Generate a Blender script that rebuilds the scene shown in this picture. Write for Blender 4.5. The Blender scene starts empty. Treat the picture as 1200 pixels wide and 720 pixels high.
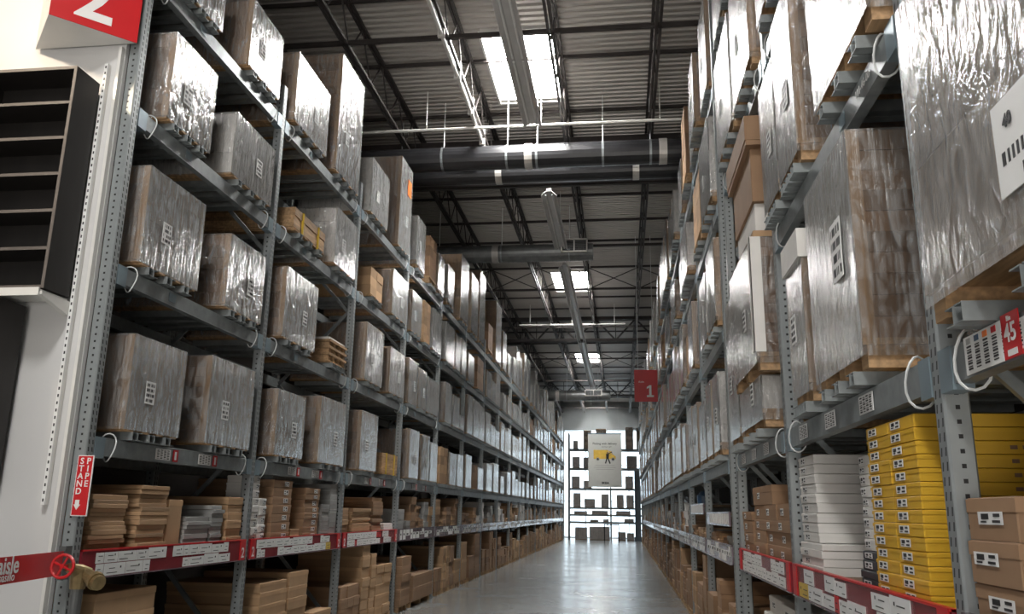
import bpy, math, random
from mathutils import Matrix, Vector
S = bpy.context.scene
COL = S.collection
R = random.Random(11)

# ------------------------------------------------------------------ camera, world, lights, exposure
F_PX, PITCH, ROLL, YAW, EYE = 979.0, .2409, .0159, .1315, 1.60
fw = Vector((-math.sin(YAW)*math.cos(PITCH), math.cos(YAW)*math.cos(PITCH), math.sin(PITCH)))
rt = Vector((math.cos(YAW), math.sin(YAW), 0)); up = rt.cross(fw)
r2 = math.cos(ROLL)*rt + math.sin(ROLL)*up
u2 = -math.sin(ROLL)*rt + math.cos(ROLL)*up
cam_data = bpy.data.cameras.new('camera'); cam = bpy.data.objects.new('camera', cam_data); COL.objects.link(cam)
m = Matrix((r2, u2, -fw)).transposed().to_4x4(); m.translation = Vector((0, 0, EYE)); cam.matrix_world = m
cam_data.sensor_width = 36; cam_data.lens = F_PX/1200*36; cam_data.clip_start = .05; cam_data.clip_end = 300
S.camera = cam
S.view_settings.view_transform = 'Standard'; S.view_settings.look = 'None'
S.view_settings.gamma = 1; S.view_settings.use_curve_mapping = False
S.view_settings.exposure = 0.0
S.cycles.max_bounces = 7; S.cycles.diffuse_bounces = 4; S.cycles.glossy_bounces = 3
S.cycles.transparent_max_bounces = 10; S.cycles.sample_clamp_indirect = 6
S.cycles.caustics_reflective = False; S.cycles.caustics_refractive = False
SKYLIGHT, GLAZING = 95.0, 2.2
w = bpy.data.worlds.new('world'); S.world = w; w.use_nodes = True
w.node_tree.nodes['Background'].inputs[0].default_value = (1, .965, .93, 1)
w.node_tree.nodes['Background'].inputs[1].default_value = .28
def area(name, loc, target, size, size_y, power, color, spread=180):
    d = bpy.data.lights.new(name, 'AREA'); d.shape = 'RECTANGLE'; d.size = size; d.size_y = size_y; d.energy = power; d.color = color; d.spread = math.radians(spread)
    o = bpy.data.objects.new(name, d); COL.objects.link(o); o.location = loc
    o.rotation_euler = (Vector(target)-Vector(loc)).to_track_quat('-Z', 'Y').to_euler(); return o
area('showroom_ceiling_lamp', (-1.2, -2.5, 6.5), (-1.2, 6, 1.6), 3.5, 2.0, 85, (1, .95, .88))
area('deck_fill_light', (-1.0, -3.5, 1.5), (-1.0, 9, 9.1), 5.0, 2.5, 120, (1, .95, .88), 80)  # added fill behind the camera, aimed up to brighten the roof deck
area('display_spot_lamp', (-6.4, 2.0, 7.2), (-4.3, 5.3, 4.9), .4, .4, 24, (1, .82, .62), 55)

# ------------------------------------------------------------------ materials
def newmat(name):
    mt = bpy.data.materials.new(name); mt.use_nodes = True
    return mt, mt.node_tree, mt.node_tree.nodes['Principled BSDF']
def nd(nt, t, **kw):
    n = nt.nodes.new(t)
    for k, v in kw.items():
        if k in ('operation', 'blend_type', 'data_type', 'noise_dimensions', 'feature', 'wave_type', 'bands_direction'): setattr(n, k, v)
        else: n.inputs[k].default_value = v
    return n
def math_(nt, op, a, b=None, c=None):
    n = nt.nodes.new('ShaderNodeMath'); n.operation = op
    for i, v in enumerate((a, b, c)):
        if v is None: continue
        if isinstance(v, (int, float)): n.inputs[i].default_value = v
        else: nt.links.new(v, n.inputs[i])
    return n.outputs[0]
def mixc(nt, fac, a, b, mode='MIX'):
    n = nt.nodes.new('ShaderNodeMix'); n.data_type = 'RGBA'; n.blend_type = mode
    for i, v in ((0, fac), (6, a), (7, b)):
        if isinstance(v, (int, float)): n.inputs[i].default_value = v
        elif isinstance(v, tuple): n.inputs[i].default_value = (*v, 1) if len(v) == 3 else v
        else: nt.links.new(v, n.inputs[i])
    return n.outputs[2]
def objcoord(nt, scale=(1, 1, 1), rand=True):
    tc = nt.nodes.new('ShaderNodeTexCoord'); mp = nt.nodes.new('ShaderNodeMapping'); mp.inputs['Scale'].default_value = scale
    nt.links.new(tc.outputs['Object'], mp.inputs[0])
    if rand:
        oi = nt.nodes.new('ShaderNodeObjectInfo'); mm = nt.nodes.new('ShaderNodeVectorMath'); mm.operation = 'SCALE'
        mm.inputs[0].default_value = (13.1, 7.7, 5.3); nt.links.new(oi.outputs['Random'], mm.inputs['Scale'])
        nt.links.new(mm.outputs[0], mp.inputs['Location'])
    return mp.outputs[0]
def noise(nt, vec, scale, detail=3, dist=0.0):
    n = nd(nt, 'ShaderNodeTexNoise', Scale=scale, Detail=detail, Distortion=dist); nt.links.new(vec, n.inputs['Vector']); return n.outputs[0]
def ramp(nt, v, a, b):
    n = nt.nodes.new('ShaderNodeMapRange'); n.inputs[1].default_value = a; n.inputs[2].default_value = b; nt.links.new(v, n.inputs[0]); return n.outputs[0]
def bump(nt, h, strength, dist=.01):
    b = nt.nodes.new('ShaderNodeBump'); b.inputs['Strength'].default_value = strength; b.inputs['Distance'].default_value = dist
    nt.links.new(h, b.inputs['Height']); return b.outputs[0]
def simple(name, c, rough=.6, metal=0., var=.12, scale=6, stretch=(1, 1, 1), bmp=0., emit=0., spec=.5, island=0.):
    mt, nt, p = newmat(name)
    v = objcoord(nt, stretch); n = noise(nt, v, scale)
    col = mixc(nt, ramp(nt, n, .3, .7), tuple(x*(1-var) for x in c), tuple(min(1, x*(1+var)) for x in c))
    if island:
        g = nt.nodes.new('ShaderNodeNewGeometry')
        k = nt.nodes.new('ShaderNodeMapRange'); k.inputs[3].default_value = 1-island; k.inputs[4].default_value = 1+island*.6
        nt.links.new(g.outputs['Random Per Island'], k.inputs[0])
        col = mixc(nt, 1.0, col, k.outputs[0], 'MULTIPLY')
    nt.links.new(col, p.inputs['Base Color'])
    p.inputs['Roughness'].default_value = rough; p.inputs['Metallic'].default_value = metal; p.inputs['Specular IOR Level'].default_value = spec
    if bmp: nt.links.new(bump(nt, n, bmp), p.inputs['Normal'])
    if emit:
        p.inputs['Emission Color'].default_value = (*c, 1); p.inputs['Emission Strength'].default_value = emit
    return mt
M = {}
M['brown'] = simple('brown_cardboard', (.285, .172, .098), .72, island=.3, var=.06)
M['tan'] = simple('tan_cardboard', (.42, .265, .145), .72, island=.36, var=.06)
M['dark'] = simple('dark_cardboard', (.22, .125, .07), .7, island=.3, var=.15, stretch=(1, 1, 6))
M['white'] = simple('white_cardboard', (.70, .68, .65), .6, island=.08, var=.05)
M['pale'] = simple('hazed_cardboard', (.62, .56, .50), .6, island=.1, var=.05)  # end-rack cartons: window bloom and haze put into a lighter colour
M['grey'] = simple('grey_cardboard', (.30, .30, .29), .6, island=.25, var=.08)
M['yellow'] = simple('yellow_cardboard', (.64, .375, .025), .5, island=.08, var=.05)
M['charcoal'] = simple('charcoal_cardboard', (.035, .037, .042), .5, island=.2)
M['wood'] = simple('pine_wood', (.40, .25, .13), .7, var=.3, scale=4, stretch=(9, 1.2, 9), island=.3)
M['steel'] = simple('galvanised_steel', (.27, .295, .30), .42, .5, var=.14, scale=14, bmp=.04)
M['steel_blue'] = simple('blue_grey_steel_connector', (.25, .32, .36), .4, .5, var=.1)
M['primer'] = simple('dark_primer_steel', (.045, .038, .036), .55, .3, var=.2, scale=3)
M['red'] = simple('red_sign_plastic', (.52, .012, .016), .38, var=.03)
M['maroon'] = simple('maroon_rail_plastic', (.20, .02, .03), .25, var=.1)
M['paper'] = simple('white_paper', (.76, .76, .75), .5, var=.03)
M['ink'] = simple('black_ink', (.02, .02, .022), .5, var=.05)
M['cream'] = simple('cream_panel_paint', (.60, .595, .59), .55, var=.02, scale=2)
M['bookblack'] = simple('black_brown_veneer', (.012, .010, .009), .5, var=.25, scale=5, stretch=(3, 3, .4))
M['bookedge'] = simple('grey_brown_edge', (.11, .095, .085), .5)
M['board'] = simple('brown_board', (.19, .125, .07), .7)
M['whitemetal'] = simple('white_metal', (.72, .71, .68), .4, .1, var=.03)
M['brass'] = simple('brass_casting', (.30, .22, .11), .42, .7, var=.25, scale=20, bmp=.1)
M['duct'] = simple('galvanised_duct', (.16, .165, .165), .42, .6, var=.2, scale=5)
M['blackpipe'] = simple('black_pipe_paint', (.018, .018, .020), .32, .1, var=.2)
M['ductband'] = simple('pale_duct_band', (.5, .48, .45), .4, .4)
M['wirewhite'] = simple('white_cable', (.72, .74, .74), .35)
M['strap'] = simple('yellow_strap', (.62, .42, .05), .4)
M['orange'] = simple('orange_paper', (.85, .22, .05), .5)
M['lamp_white'] = simple('white_fixture_enamel', (.55, .54, .53), .35, var=.05)
M['concrete_wall'] = simple('grey_wall_panel', (.22, .235, .24), .8, var=.05, scale=1)
M['shadewall'] = simple('shade_backdrop_wall', (.055, .048, .042), .75, var=.2, stretch=(1, 1, 12))  # near-black colour stands in for the shade beyond the racks
M['pillar'] = simple('blue_grey_column_paint', (.13, .17, .20), .5)
M['plastic_clear'] = simple('clear_rail_plastic', (.17, .13, .15), .18, var=.25, scale=9)
M['blue'] = simple('blue_plastic', (.04, .09, .17), .3)
M['skyglow'] = simple('skylight_acrylic', (1, .985, .96), .4, emit=SKYLIGHT, var=0)
M['glazing'] = simple('daylit_translucent_glazing', (.76, .90, 1), .4, emit=GLAZING, var=0)
# dark cartons with film look: striped bands
def deckmat():
    mt, nt, p = newmat('ribbed_roof_deck')
    v = objcoord(nt, (.35, 1, 1), False); n = noise(nt, v, 2.5, 4)
    nt.links.new(mixc(nt, n, (.36, .34, .315), (.52, .49, .455)), p.inputs['Base Color'])
    p.inputs['Roughness'].default_value = .42; p.inputs['Metallic'].default_value = .3; return mt
M['deck'] = deckmat()
def floormat():
    mt, nt, p = newmat('polished_concrete')
    v = objcoord(nt, (1, 1, 1), False); n1 = noise(nt, v, .9, 5); n2 = noise(nt, v, 14, 4)
    a = mixc(nt, n1, (.21, .22, .215), (.32, .33, .322)); a = mixc(nt, ramp(nt, n2, .35, .75), a, (.235, .24, .235))
    nt.links.new(a, p.inputs['Base Color'])
    r = nt.nodes.new('ShaderNodeMapRange'); r.inputs[3].default_value = .13; r.inputs[4].default_value = .30
    nt.links.new(n1, r.inputs[0]); nt.links.new(r.outputs[0], p.inputs['Roughness'])
    p.inputs['Specular IOR Level'].default_value = .75
    nt.links.new(bump(nt, n2, .05, .004), p.inputs['Normal']); return mt
M['floor'] = floormat()
def postmat():
    mt, nt, p = newmat('perforated_galvanised_steel')
    tc = nt.nodes.new('ShaderNodeTexCoord'); s = nt.nodes.new('ShaderNodeSeparateXYZ'); nt.links.new(tc.outputs['Object'], s.inputs[0])
    sn = nt.nodes.new('ShaderNodeSeparateXYZ'); nt.links.new(tc.outputs['Normal'], sn.inputs[0])
    zf = math_(nt, 'SUBTRACT', math_(nt, 'MODULO', s.outputs[2], .05), .025); az = math_(nt, 'ABSOLUTE', zf)
    onY = math_(nt, 'GREATER_THAN', math_(nt, 'ABSOLUTE', sn.outputs[1]), .6); onX = math_(nt, 'GREATER_THAN', math_(nt, 'ABSOLUTE', sn.outputs[0]), .6)
    h1 = math_(nt, 'MULTIPLY', math_(nt, 'LESS_THAN', math_(nt, 'ABSOLUTE', s.outputs[0]), .0075), math_(nt, 'LESS_THAN', az, .0075))
    sy = math_(nt, 'ABSOLUTE', math_(nt, 'SUBTRACT', math_(nt, 'ABSOLUTE', math_(nt, 'ADD', s.outputs[1], math_(nt, 'MULTIPLY', zf, .2))), .020))
    h2 = math_(nt, 'MULTIPLY', math_(nt, 'LESS_THAN', sy, .006), math_(nt, 'LESS_THAN', az, .015))
    hole = math_(nt, 'ADD', math_(nt, 'MULTIPLY', onY, h1), math_(nt, 'MULTIPLY', onX, h2))
    n = noise(nt, objcoord(nt), 14)
    base = mixc(nt, n, (.27, .295, .30), (.36, .385, .39))
    nt.links.new(mixc(nt, hole, base, (.012, .012, .013)), p.inputs['Base Color'])
    p.inputs['Roughness'].default_value = .45
    nt.links.new(math_(nt, 'MULTIPLY', math_(nt, 'SUBTRACT', 1.0, hole), .5), p.inputs['Metallic']); return mt
M['post'] = postmat()
def filmmat(name, milk, wrinkle, stretch, rough=.2, slant=.82, gloss=2.0):
    mt, nt, p = newmat(name); nt.nodes.remove(p); out = nt.nodes['Material Output']
    v = objcoord(nt, stretch); v2 = objcoord(nt, (2.2, 2.2, 1.1))
    n1 = noise(nt, v, 7, 6, .8); n2 = noise(nt, v2, 5, 4, 2.0)
    h = math_(nt, 'ADD', n1, math_(nt, 'MULTIPLY', n2, .8))
    nrm = bump(nt, h, wrinkle, .02)
    tr = nt.nodes.new('ShaderNodeBsdfTransparent'); df = nt.nodes.new('ShaderNodeBsdfDiffuse'); gl = nt.nodes.new('ShaderNodeBsdfGlossy')
    df.inputs[0].default_value = (.80, .80, .79, 1); gl.inputs[0].default_value = (1, 1, 1, 1); gl.inputs['Roughness'].default_value = rough
    nt.links.new(nrm, gl.inputs['Normal']); nt.links.new(nrm, df.inputs['Normal'])
    fr = nt.nodes.new('ShaderNodeFresnel'); fr.inputs['IOR'].default_value = 1.6; nt.links.new(nrm, fr.inputs['Normal'])
    lw = nt.nodes.new('ShaderNodeLayerWeight'); nt.links.new(nrm, lw.inputs['Normal'])
    mk = math_(nt, 'MULTIPLY', ramp(nt, math_(nt, 'MULTIPLY', n1, n2), .17, .42), milk)
    mk = math_(nt, 'MINIMUM', math_(nt, 'ADD', mk, math_(nt, 'MULTIPLY', math_(nt, 'POWER', lw.outputs['Facing'], 1.6), slant)), .9)   # hazier where the look passes slantwise through the layers
    a = nt.nodes.new('ShaderNodeMixShader'); nt.links.new(mk, a.inputs[0]); nt.links.new(tr.outputs[0], a.inputs[1]); nt.links.new(df.outputs[0], a.inputs[2])
    b = nt.nodes.new('ShaderNodeMixShader'); nt.links.new(math_(nt, 'MINIMUM', math_(nt, 'MULTIPLY', fr.outputs[0], gloss), 1.0), b.inputs[0]); nt.links.new(a.outputs[0], b.inputs[1]); nt.links.new(gl.outputs[0], b.inputs[2])
    nt.links.new(b.outputs[0], out.inputs[0]); return mt
M['film'] = filmmat('stretch_film', .34, .48, (4.5, 4.5, .22), .17)
M['film_diag'] = filmmat('wrinkled_stretch_film', .36, .75, (3.2, 3.2, .5), .15)
M['film_foil'] = filmmat('crumpled_stretch_film', .26, .55, (1.3, 1.3, .35), .2, .36, 1.35)

# ------------------------------------------------------------------ mesh helper
class MB:
    def __init__(s): s.v = []; s.f = []; s.mi = []; s.mats = []
    def mat(s, mt):
        if mt not in s.mats: s.mats.append(mt)
        return s.mats.index(mt)
    def hexa(s, p, mt):
        b = len(s.v); s.v += p; i = s.mat(mt)
        for q in ((0, 3, 2, 1), (4, 5, 6, 7), (0, 1, 5, 4), (1, 2, 6, 5), (2, 3, 7, 6), (3, 0, 4, 7)):
            s.f.append(tuple(b+k for k in q)); s.mi.append(i)
    def box(s, x0, x1, y0, y1, z0, z1, mt):
        s.hexa([(x0, y0, z0), (x1, y0, z0), (x1, y1, z0), (x0, y1, z0), (x0, y0, z1), (x1, y0, z1), (x1, y1, z1), (x0, y1, z1)], mt)
    def bev(s, x0, x1, y0, y1, z0, z1, mt, c=.006):
        # box with chamfered vertical and top edges
        c = min(c, (x1-x0)*.3, (y1-y0)*.3, (z1-z0)*.3); b = len(s.v); i = s.mat(mt)
        def ring(d, z):
            return [(x0+c+d, y0+d, z), (x1-c-d, y0+d, z), (x1-d, y0+c+d, z), (x1-d, y1-c-d, z), (x1-c-d, y1-d, z), (x0+c+d, y1-d, z), (x0+d, y1-c-d, z), (x0+d, y0+c+d, z)]
        s.v += ring(0, z0)+ring(0, z1-c)+ring(c*.8, z1)
        for k in range(2):
            for j in range(8): s.f.append((b+k*8+j, b+k*8+(j+1) % 8, b+k*8+8+(j+1) % 8, b+k*8+8+j)); s.mi.append(i)
        s.f.append(tuple(b+16+j for j in range(8))); s.mi.append(i)
        s.f.append(tuple(b+7-j for j in range(8))); s.mi.append(i)
    def bar(s, a, b_, w, h, mt):
        a = Vector(a); b_ = Vector(b_); d = (b_-a).normalized(); ref = Vector((0, 0, 1)) if abs(d.z) < .95 else Vector((0, 1, 0))
        sd = d.cross(ref).normalized()*w/2; u = sd.cross(d).normalized()*h/2
        s.hexa([tuple(q) for q in (a-sd-u, a+sd-u, a+sd+u, a-sd+u, b_-sd-u, b_+sd-u, b_+sd+u, b_-sd+u)], mt)
    def tube(s, pts, r, mt, n=10, closed=False, caps=True):
        pts = [Vector(p) for p in pts]; b = len(s.v); i = s.mat(mt); k = len(pts); rr = r if isinstance(r, (list, tuple)) else [r]*k
        prev = None
        for j, p in enumerate(pts):
            a = pts[j-1] if (j or closed) else p; c = pts[(j+1) % k] if (j < k-1 or closed) else p
            d = (c-a).normalized(); ref = prev if prev is not None and abs(prev.dot(d)) < .95 else (Vector((0, 0, 1)) if abs(d.z) < .9 else Vector((0, 1, 0)))
            sd = (ref - d*ref.dot(d)).normalized(); prev = sd; u = d.cross(sd)
            for q in range(n):
                t = 2*math.pi*q/n; s.v.append(tuple(p+(sd*math.cos(t)+u*math.sin(t))*rr[j]))
        for j in range(k if closed else k-1):
            for q in range(n):
                a0 = b+j*n; a1 = b+((j+1) % k)*n
                s.f.append((a0+q, a0+(q+1) % n, a1+(q+1) % n, a1+q)); s.mi.append(i)
        if caps and not closed:
            s.f.append(tuple(b+n-1-q for q in range(n))); s.mi.append(i); s.f.append(tuple(b+(k-1)*n+q for q in range(n))); s.mi.append(i)
    def face(s, pts, mt):
        b = len(s.v); s.v += [tuple(p) for p in pts]; s.f.append(tuple(range(b, b+len(pts)))); s.mi.append(s.mat(mt))
    def prism(s, poly, axis, a, b_, mt):
        # poly of 2D points extruded along axis 'y' or 'x' or 'z'
        def P(p, t): return {'y': (p[0], t, p[1]), 'x': (t, p[0], p[1]), 'z': (p[0], p[1], t)}[axis]
        b = len(s.v); n = len(poly); i = s.mat(mt); s.v += [P(p, a) for p in poly]+[P(p, b_) for p in poly]
        for j in range(n): s.f.append((b+j, b+(j+1) % n, b+n+(j+1) % n, b+n+j)); s.mi.append(i)
        s.f.append(tuple(b+n-1-j for j in range(n))); s.mi.append(i); s.f.append(tuple(b+n+j for j in range(n))); s.mi.append(i)
    def mesh(s, name, smooth=False):
        me = bpy.data.meshes.new(name); me.from_pydata(s.v, [], s.f)
        for q in s.mats: me.materials.append(M[q] if isinstance(q, str) else q)
        me.polygons.foreach_set('material_index', s.mi)
        if smooth: me.polygons.foreach_set('use_smooth', [True]*len(s.f))
        me.update(); return me
    def obj(s, name, parent=None, loc=None, smooth=False):
        o = bpy.data.objects.new(name, s.mesh(name, smooth)); COL.objects.link(o)
        if parent: o.parent = parent
        if loc: o.location = loc
        return o
LABELS = {}
def tag(o, label, cat, group=None, kind=None):
    o['label'] = label; o['category'] = cat
    if group: o['group'] = group
    if kind: o['kind'] = kind
    LABELS.setdefault(label, []).append(o.name); return o
def thing(name, loc, label, cat, group=None):
    o = bpy.data.objects.new(name, None); COL.objects.link(o); o.location = loc; o.empty_display_size = .1
    return tag(o, label, cat, group)
def struct(name, mb, label=None, smooth=False):
    o = mb.obj(name, smooth=smooth); o['kind'] = 'structure'
    o['label'] = label or name.replace('_', ' '); o['category'] = name.split('_')[0]; return o
def text(body, size, mt, parent, loc, rot, name='lettering', align='CENTER', bold=0., sx=1.):
    c = bpy.data.curves.new(name, 'FONT'); c.body = body; c.size = size; c.align_x = align; c.align_y = 'CENTER'; c.extrude = .0008; c.offset = bold
    c.resolution_u = 3; c.materials.append(M[mt]); tmp = bpy.data.objects.new(name, c); COL.objects.link(tmp); me = bpy.data.meshes.new_from_object(tmp); me.name = name
    bpy.data.objects.remove(tmp); o = bpy.data.objects.new(name, me); COL.objects.link(o); o.parent = parent
    o.location = loc; o.rotation_euler = rot; o.scale.x = sx; return o
ORD = ['first', 'second', 'third', 'fourth', 'fifth', 'sixth', 'seventh', 'eighth', 'ninth', 'tenth', 'eleventh', 'twelfth', 'thirteenth', 'fourteenth', 'fifteenth', 'sixteenth', 'seventeenth', 'eighteenth', 'nineteenth', 'twentieth', 'twenty-first', 'twenty-second', 'twenty-third', 'twenty-fourth', 'twenty-fifth', 'twenty-sixth', 'twenty-seventh', 'twenty-eighth']
FRONT = (math.pi/2, 0, 0)            # text facing -Y
FACE_L = (math.pi/2, 0, math.pi/2)   # text facing +X (left rack)
FACE_R = (math.pi/2, 0, -math.pi/2)  # text facing -X (right rack)

# ------------------------------------------------------------------ rack layout
XL, XR, DEPTH = -3.62, 1.105, 1.10
UL = [5.39]+[5.22+2.8*i for i in range(1, 18)]            # left uprights
UR = [.29, 3.09, 5.90, 8.47, 8.97, 11.75, 14.5]+[14.5+2.8*k for k in range(1, 14)]
LEV_L = [2.07, 3.32, 4.57, 5.77]
LEV_R = [2.17, 3.56, 5.00, 6.43]
LNAME = ['first', 'second', 'third', 'top']
YEND = 54.0
ZDECK = 9.1

# ------------------------------------------------------------------ shell
b = MB(); b.box(-12, 6, -8, 60, -.2, 0, 'floor'); struct('floor', b, 'grey polished concrete floor of the aisle')
b = MB()
pr = []
y = -8.0
poly = []
while y < 60:
    poly += [(y, ZDECK), (y+.075, ZDECK), (y+.09, ZDECK+.04), (y+.135, ZDECK+.04)]; y += .15
SKY = [(-2.15, -.98, y0, y0+2.4) for y0 in (-2.05, 11.8, 25.62, 39.75, 53.6)]
def deck_strip(x0, x1, ya, yb):
    pts = [p for p in poly if ya-1e-6 <= p[0] <= yb+1e-6]
    bb = len(b.v); i = b.mat('deck')
    for p in pts: b.v += [(x0, p[0], p[1]), (x1, p[0], p[1])]
    for k in range(len(pts)-1): b.f.append((bb+2*k, bb+2*k+2, bb+2*k+3, bb+2*k+1)); b.mi.append(i)
deck_strip(-12, -2.15, -8, 60); deck_strip(-.98, 6, -8, 60)
edges = [-8]+[q for s_ in SKY for q in s_[2:]]+[60]
for k in range(0, len(edges), 2): deck_strip(-2.15, -.98, edges[k]-.1, edges[k+1]+.1)
b.box(-12, 6, -8, 60, 9.75, 9.85, 'deck')
struct('ceiling', b, 'ribbed metal roof deck')
for k, (x0, x1, y0, y1) in enumerate(SKY):
    b = MB(); b.box(x0, x1, y0, y1, ZDECK+.30, ZDECK+.33, 'skyglow'); o = struct('window_%d' % (k+1), b, 'bright acrylic roof skylight')
    c = MB()
    for a0, a1, c0, c1 in ((x0-.04, x0, y0, y1), (x1, x1+.04, y0, y1), (x0, x1, y0-.04, y0), (x0, x1, y1, y1+.04)): c.box(a0, a1, c0, c1, ZDECK-.04, ZDECK+.36, 'whitemetal')
    c.obj('skylight_curb', o)
b = MB(); b.box(-6.6, -6.5, 5.5, 60, 0, ZDECK, 'shadewall'); struct('wall_backdrop_left', b, 'added dark backdrop for the shade behind left racks')  # added backdrop that keeps the rack gaps dark, no wall known there
b = MB(); b.box(3.9, 4.0, -8, 60, 0, ZDECK, 'shadewall'); struct('wall_backdrop_right', b, 'added dark backdrop for the shade behind right racks')
# far wall: header, daylit glazing, dark column
b = MB(); b.box(-7, 5, 58.0, 58.2, 7.15, ZDECK, 'concrete_wall'); b.box(-7, -3.9, 58, 58.2, 0, 7.15, 'concrete_wall'); b.box(1.9, 5, 58, 58.2, 0, 7.15, 'concrete_wall')
struct('wall_back', b, 'grey end wall above the daylit glazing')
b = MB(); b.box(-3.9, 1.9, 58.05, 58.10, .05, 7.15, 'glazing'); o = struct('window_6', b, 'overexposed daylit glazing behind the end rack')
c = MB()
for k in range(5): c.box(-3.9+1.45*k-.03, -3.9+1.45*k+.03, 57.98, 58.05, 0, 7.15, 'whitemetal')
for z in (.05, 2.4, 4.8, 7.1): c.box(-3.9, 1.9, 57.98, 58.04, z-.03, z+.03, 'whitemetal')
c.obj('window_frame', o)
b = MB(); b.box(.76, 1.12, 53.2, 53.6, 0, 4.2, 'pillar'); b.box(.70, 1.18, 53.14, 53.66, 0, .25, 'pillar'); struct('column', b, 'dark blue-grey post at far right end')

# roof joists (along the aisle) and girders (across it)
GIRD = [.6, 15.75, 31.75, 47.4]
def joist(x, k):
    b = MB(); zt, zb = 9.06, 8.30
    for dx in (-.03, .03):
        b.box(x+dx-.02, x+dx+.02, -7, 58, zt-.05, zt, 'primer'); b.box(x+dx-.02, x+dx+.02, -7, 57.6, zb, zb+.05, 'primer')
    y = -7+.3
    while y < 57:
        b.bar((x, y, zb+.03), (x, y+.55, zt-.03), .022, .022, 'primer'); b.bar((x, y+.55, zt-.03), (x, y+1.1, zb+.03), .022, .022, 'primer'); y += 1.1
    return struct('trim_%d' % k, b, 'dark steel roof joist running along the aisle')
for k in range(8): joist(-.92+1.53*(k-4), k+1)
for k, gy in enumerate(GIRD[1:]):
    b = MB(); zt, zb = 9.0, 8.03
    for dy in (-.09, .09):
        b.box(-6.5, 3.9, gy+dy-.04, gy+dy+.04, zt-.12, zt, 'primer'); b.box(-6.5, 3.9, gy+dy-.04, gy+dy+.04, zb, zb+.11, 'primer')
    for i in range(-4, 3):
        x = -.92+1.53*i
        b.bar((x, gy, zt-.08), (x+.765, gy, zb+.06), .06, .06, 'primer'); b.bar((x+1.53, gy, zt-.08), (x+.765, gy, zb+.06), .06, .06, 'primer')
        b.bar((x+.765, gy, zt-.05), (x+.765, gy, zb+.06), .035, .035, 'primer')
    struct('trim_%d' % (k+9), b, 'dark steel joist girder across the aisle')
b = MB()
for i, yb in enumerate([4.6, 7.6, 10.7, 12.6, 14.55, 18.9, 20.7, 22.4, 25.0, 28.7, 30.4, 34.5, 37.0, 39.2, 43.4, 45.5, 50, 52.5, 55]):
    b.box(-6.5, 3.9, yb-.02, yb+.02, 9.0, 9.06, 'primer')
    if i % 2 == 0: b.box(-6.5, 3.9, yb-.03, yb+.03, 8.30, 8.36, 'primer')
    if yb in (25.0, 39.2, 50):
        for q in range(-4, 3):
            x = -.92+1.53*q
            b.bar((x, yb, 9.0), (x+1.53, yb, 8.33), .025, .025, 'primer'); b.bar((x, yb, 8.33), (x+1.53, yb, 9.0), .025, .025, 'primer')
struct('trim_13', b, 'steel bridging bars between the roof joists')

# ------------------------------------------------------------------ ceiling services
def hangers(o, pts, ztop):
    for (x, y, z) in pts:
        c = MB(); c.tube([(x-o.location.x, y-o.location.y, z-o.location.z), (x-o.location.x, y-o.location.y, ztop-o.location.z)], .009, 'wirewhite', 6); c.obj('hanger_rod', o)
def pipe(name, label, cat, x0, x1, y, z, r, mt, bands, hang, cap=False):
    o = thing(name, (x0, y, z), label, cat)
    b = MB(); b.tube([(0, 0, 0), (x1-x0, 0, 0)], r, mt, 20)
    if mt == 'duct':
        for k in range(int((x1-x0)/.11)): b.tube([(k*.11+.04, 0, 0), (k*.11+.055, 0, 0)], r+.008, mt, 20, caps=False)
    b.obj('pipe_body' if mt != 'duct' else 'duct_body', o, smooth=False)
    for bx, bw in bands:
        c = MB(); c.tube([(bx-x0-bw/2, 0, 0), (bx-x0+bw/2, 0, 0)], r+.012, 'ductband', 20); c.obj('joint_band', o)
    for hx in hang:
        c = MB(); c.tube([(hx-x0, 0, -r), (hx-x0, 0, 9.12-z)], .011, 'wirewhite', 6); c.tube([(hx-x0-.02, 0, 0), (hx-x0+.02, 0, 0)], r+.006, 'steel', 20); c.obj('hanger', o)
    return o
pipe('black_pipe', 'upper black duct pipe crossing the ceiling with pale joint bands', 'pipe', -6.4, 3.8, 14.15, 7.95, .225, 'blackpipe', [(-1.60, .14), (.82, .14)], [-3.2, -2.0, -1.45, -.25, .6, 2])
pipe('black_pipe', 'lower black duct pipe just behind the upper one, fewer hangers', 'pipe', -6.4, 3.8, 14.85, 7.93, .20, 'blackpipe', [(-2.25, .12), (.35, .12)], [-4.2, 2.6])
def grille_duct(label, x1, y, z, r, band, gx0, gx1):
    o = pipe('spiral_duct', label, 'duct', -6.4, x1, y, z, r, 'duct', band, [-4.5, -2.9, -1.2])
    g = MB(); L = o.location
    for a0, a1, c0, c1 in ((gx0, gx1, .14, .17), (gx0, gx1, -.17, -.14), (gx0, gx0+.03, -.17, .17), (gx1-.03, gx1, -.17, .17), ((gx0+gx1)/2-.012, (gx0+gx1)/2+.012, -.17, .17)):
        g.box(a0-L.x, a1-L.x, -r-.06, -r+.14, c0+.1, c1+.1, 'ductband')
    g.box(gx0-L.x, gx1-L.x, -r+.0, -r+.1, -.06, .26, 'ink')
    for k in range(9): g.box(gx0-L.x, gx1-L.x, -r-.04, -r+.02, -.05+.034*k, -.045+.034*k, 'duct')
    g.obj('air_grille', o)
grille_duct('near grey spiral duct with square air grille under the ceiling', -.62, 19.8, 7.88, .215, [(-3.05, .16)], -1.40, -.75)
grille_duct('far grey spiral duct with air grille crossing before the last girder', -.55, 45.2, 7.80, .28, [(-3.4, .2)], -1.9, -1.0)
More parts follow.
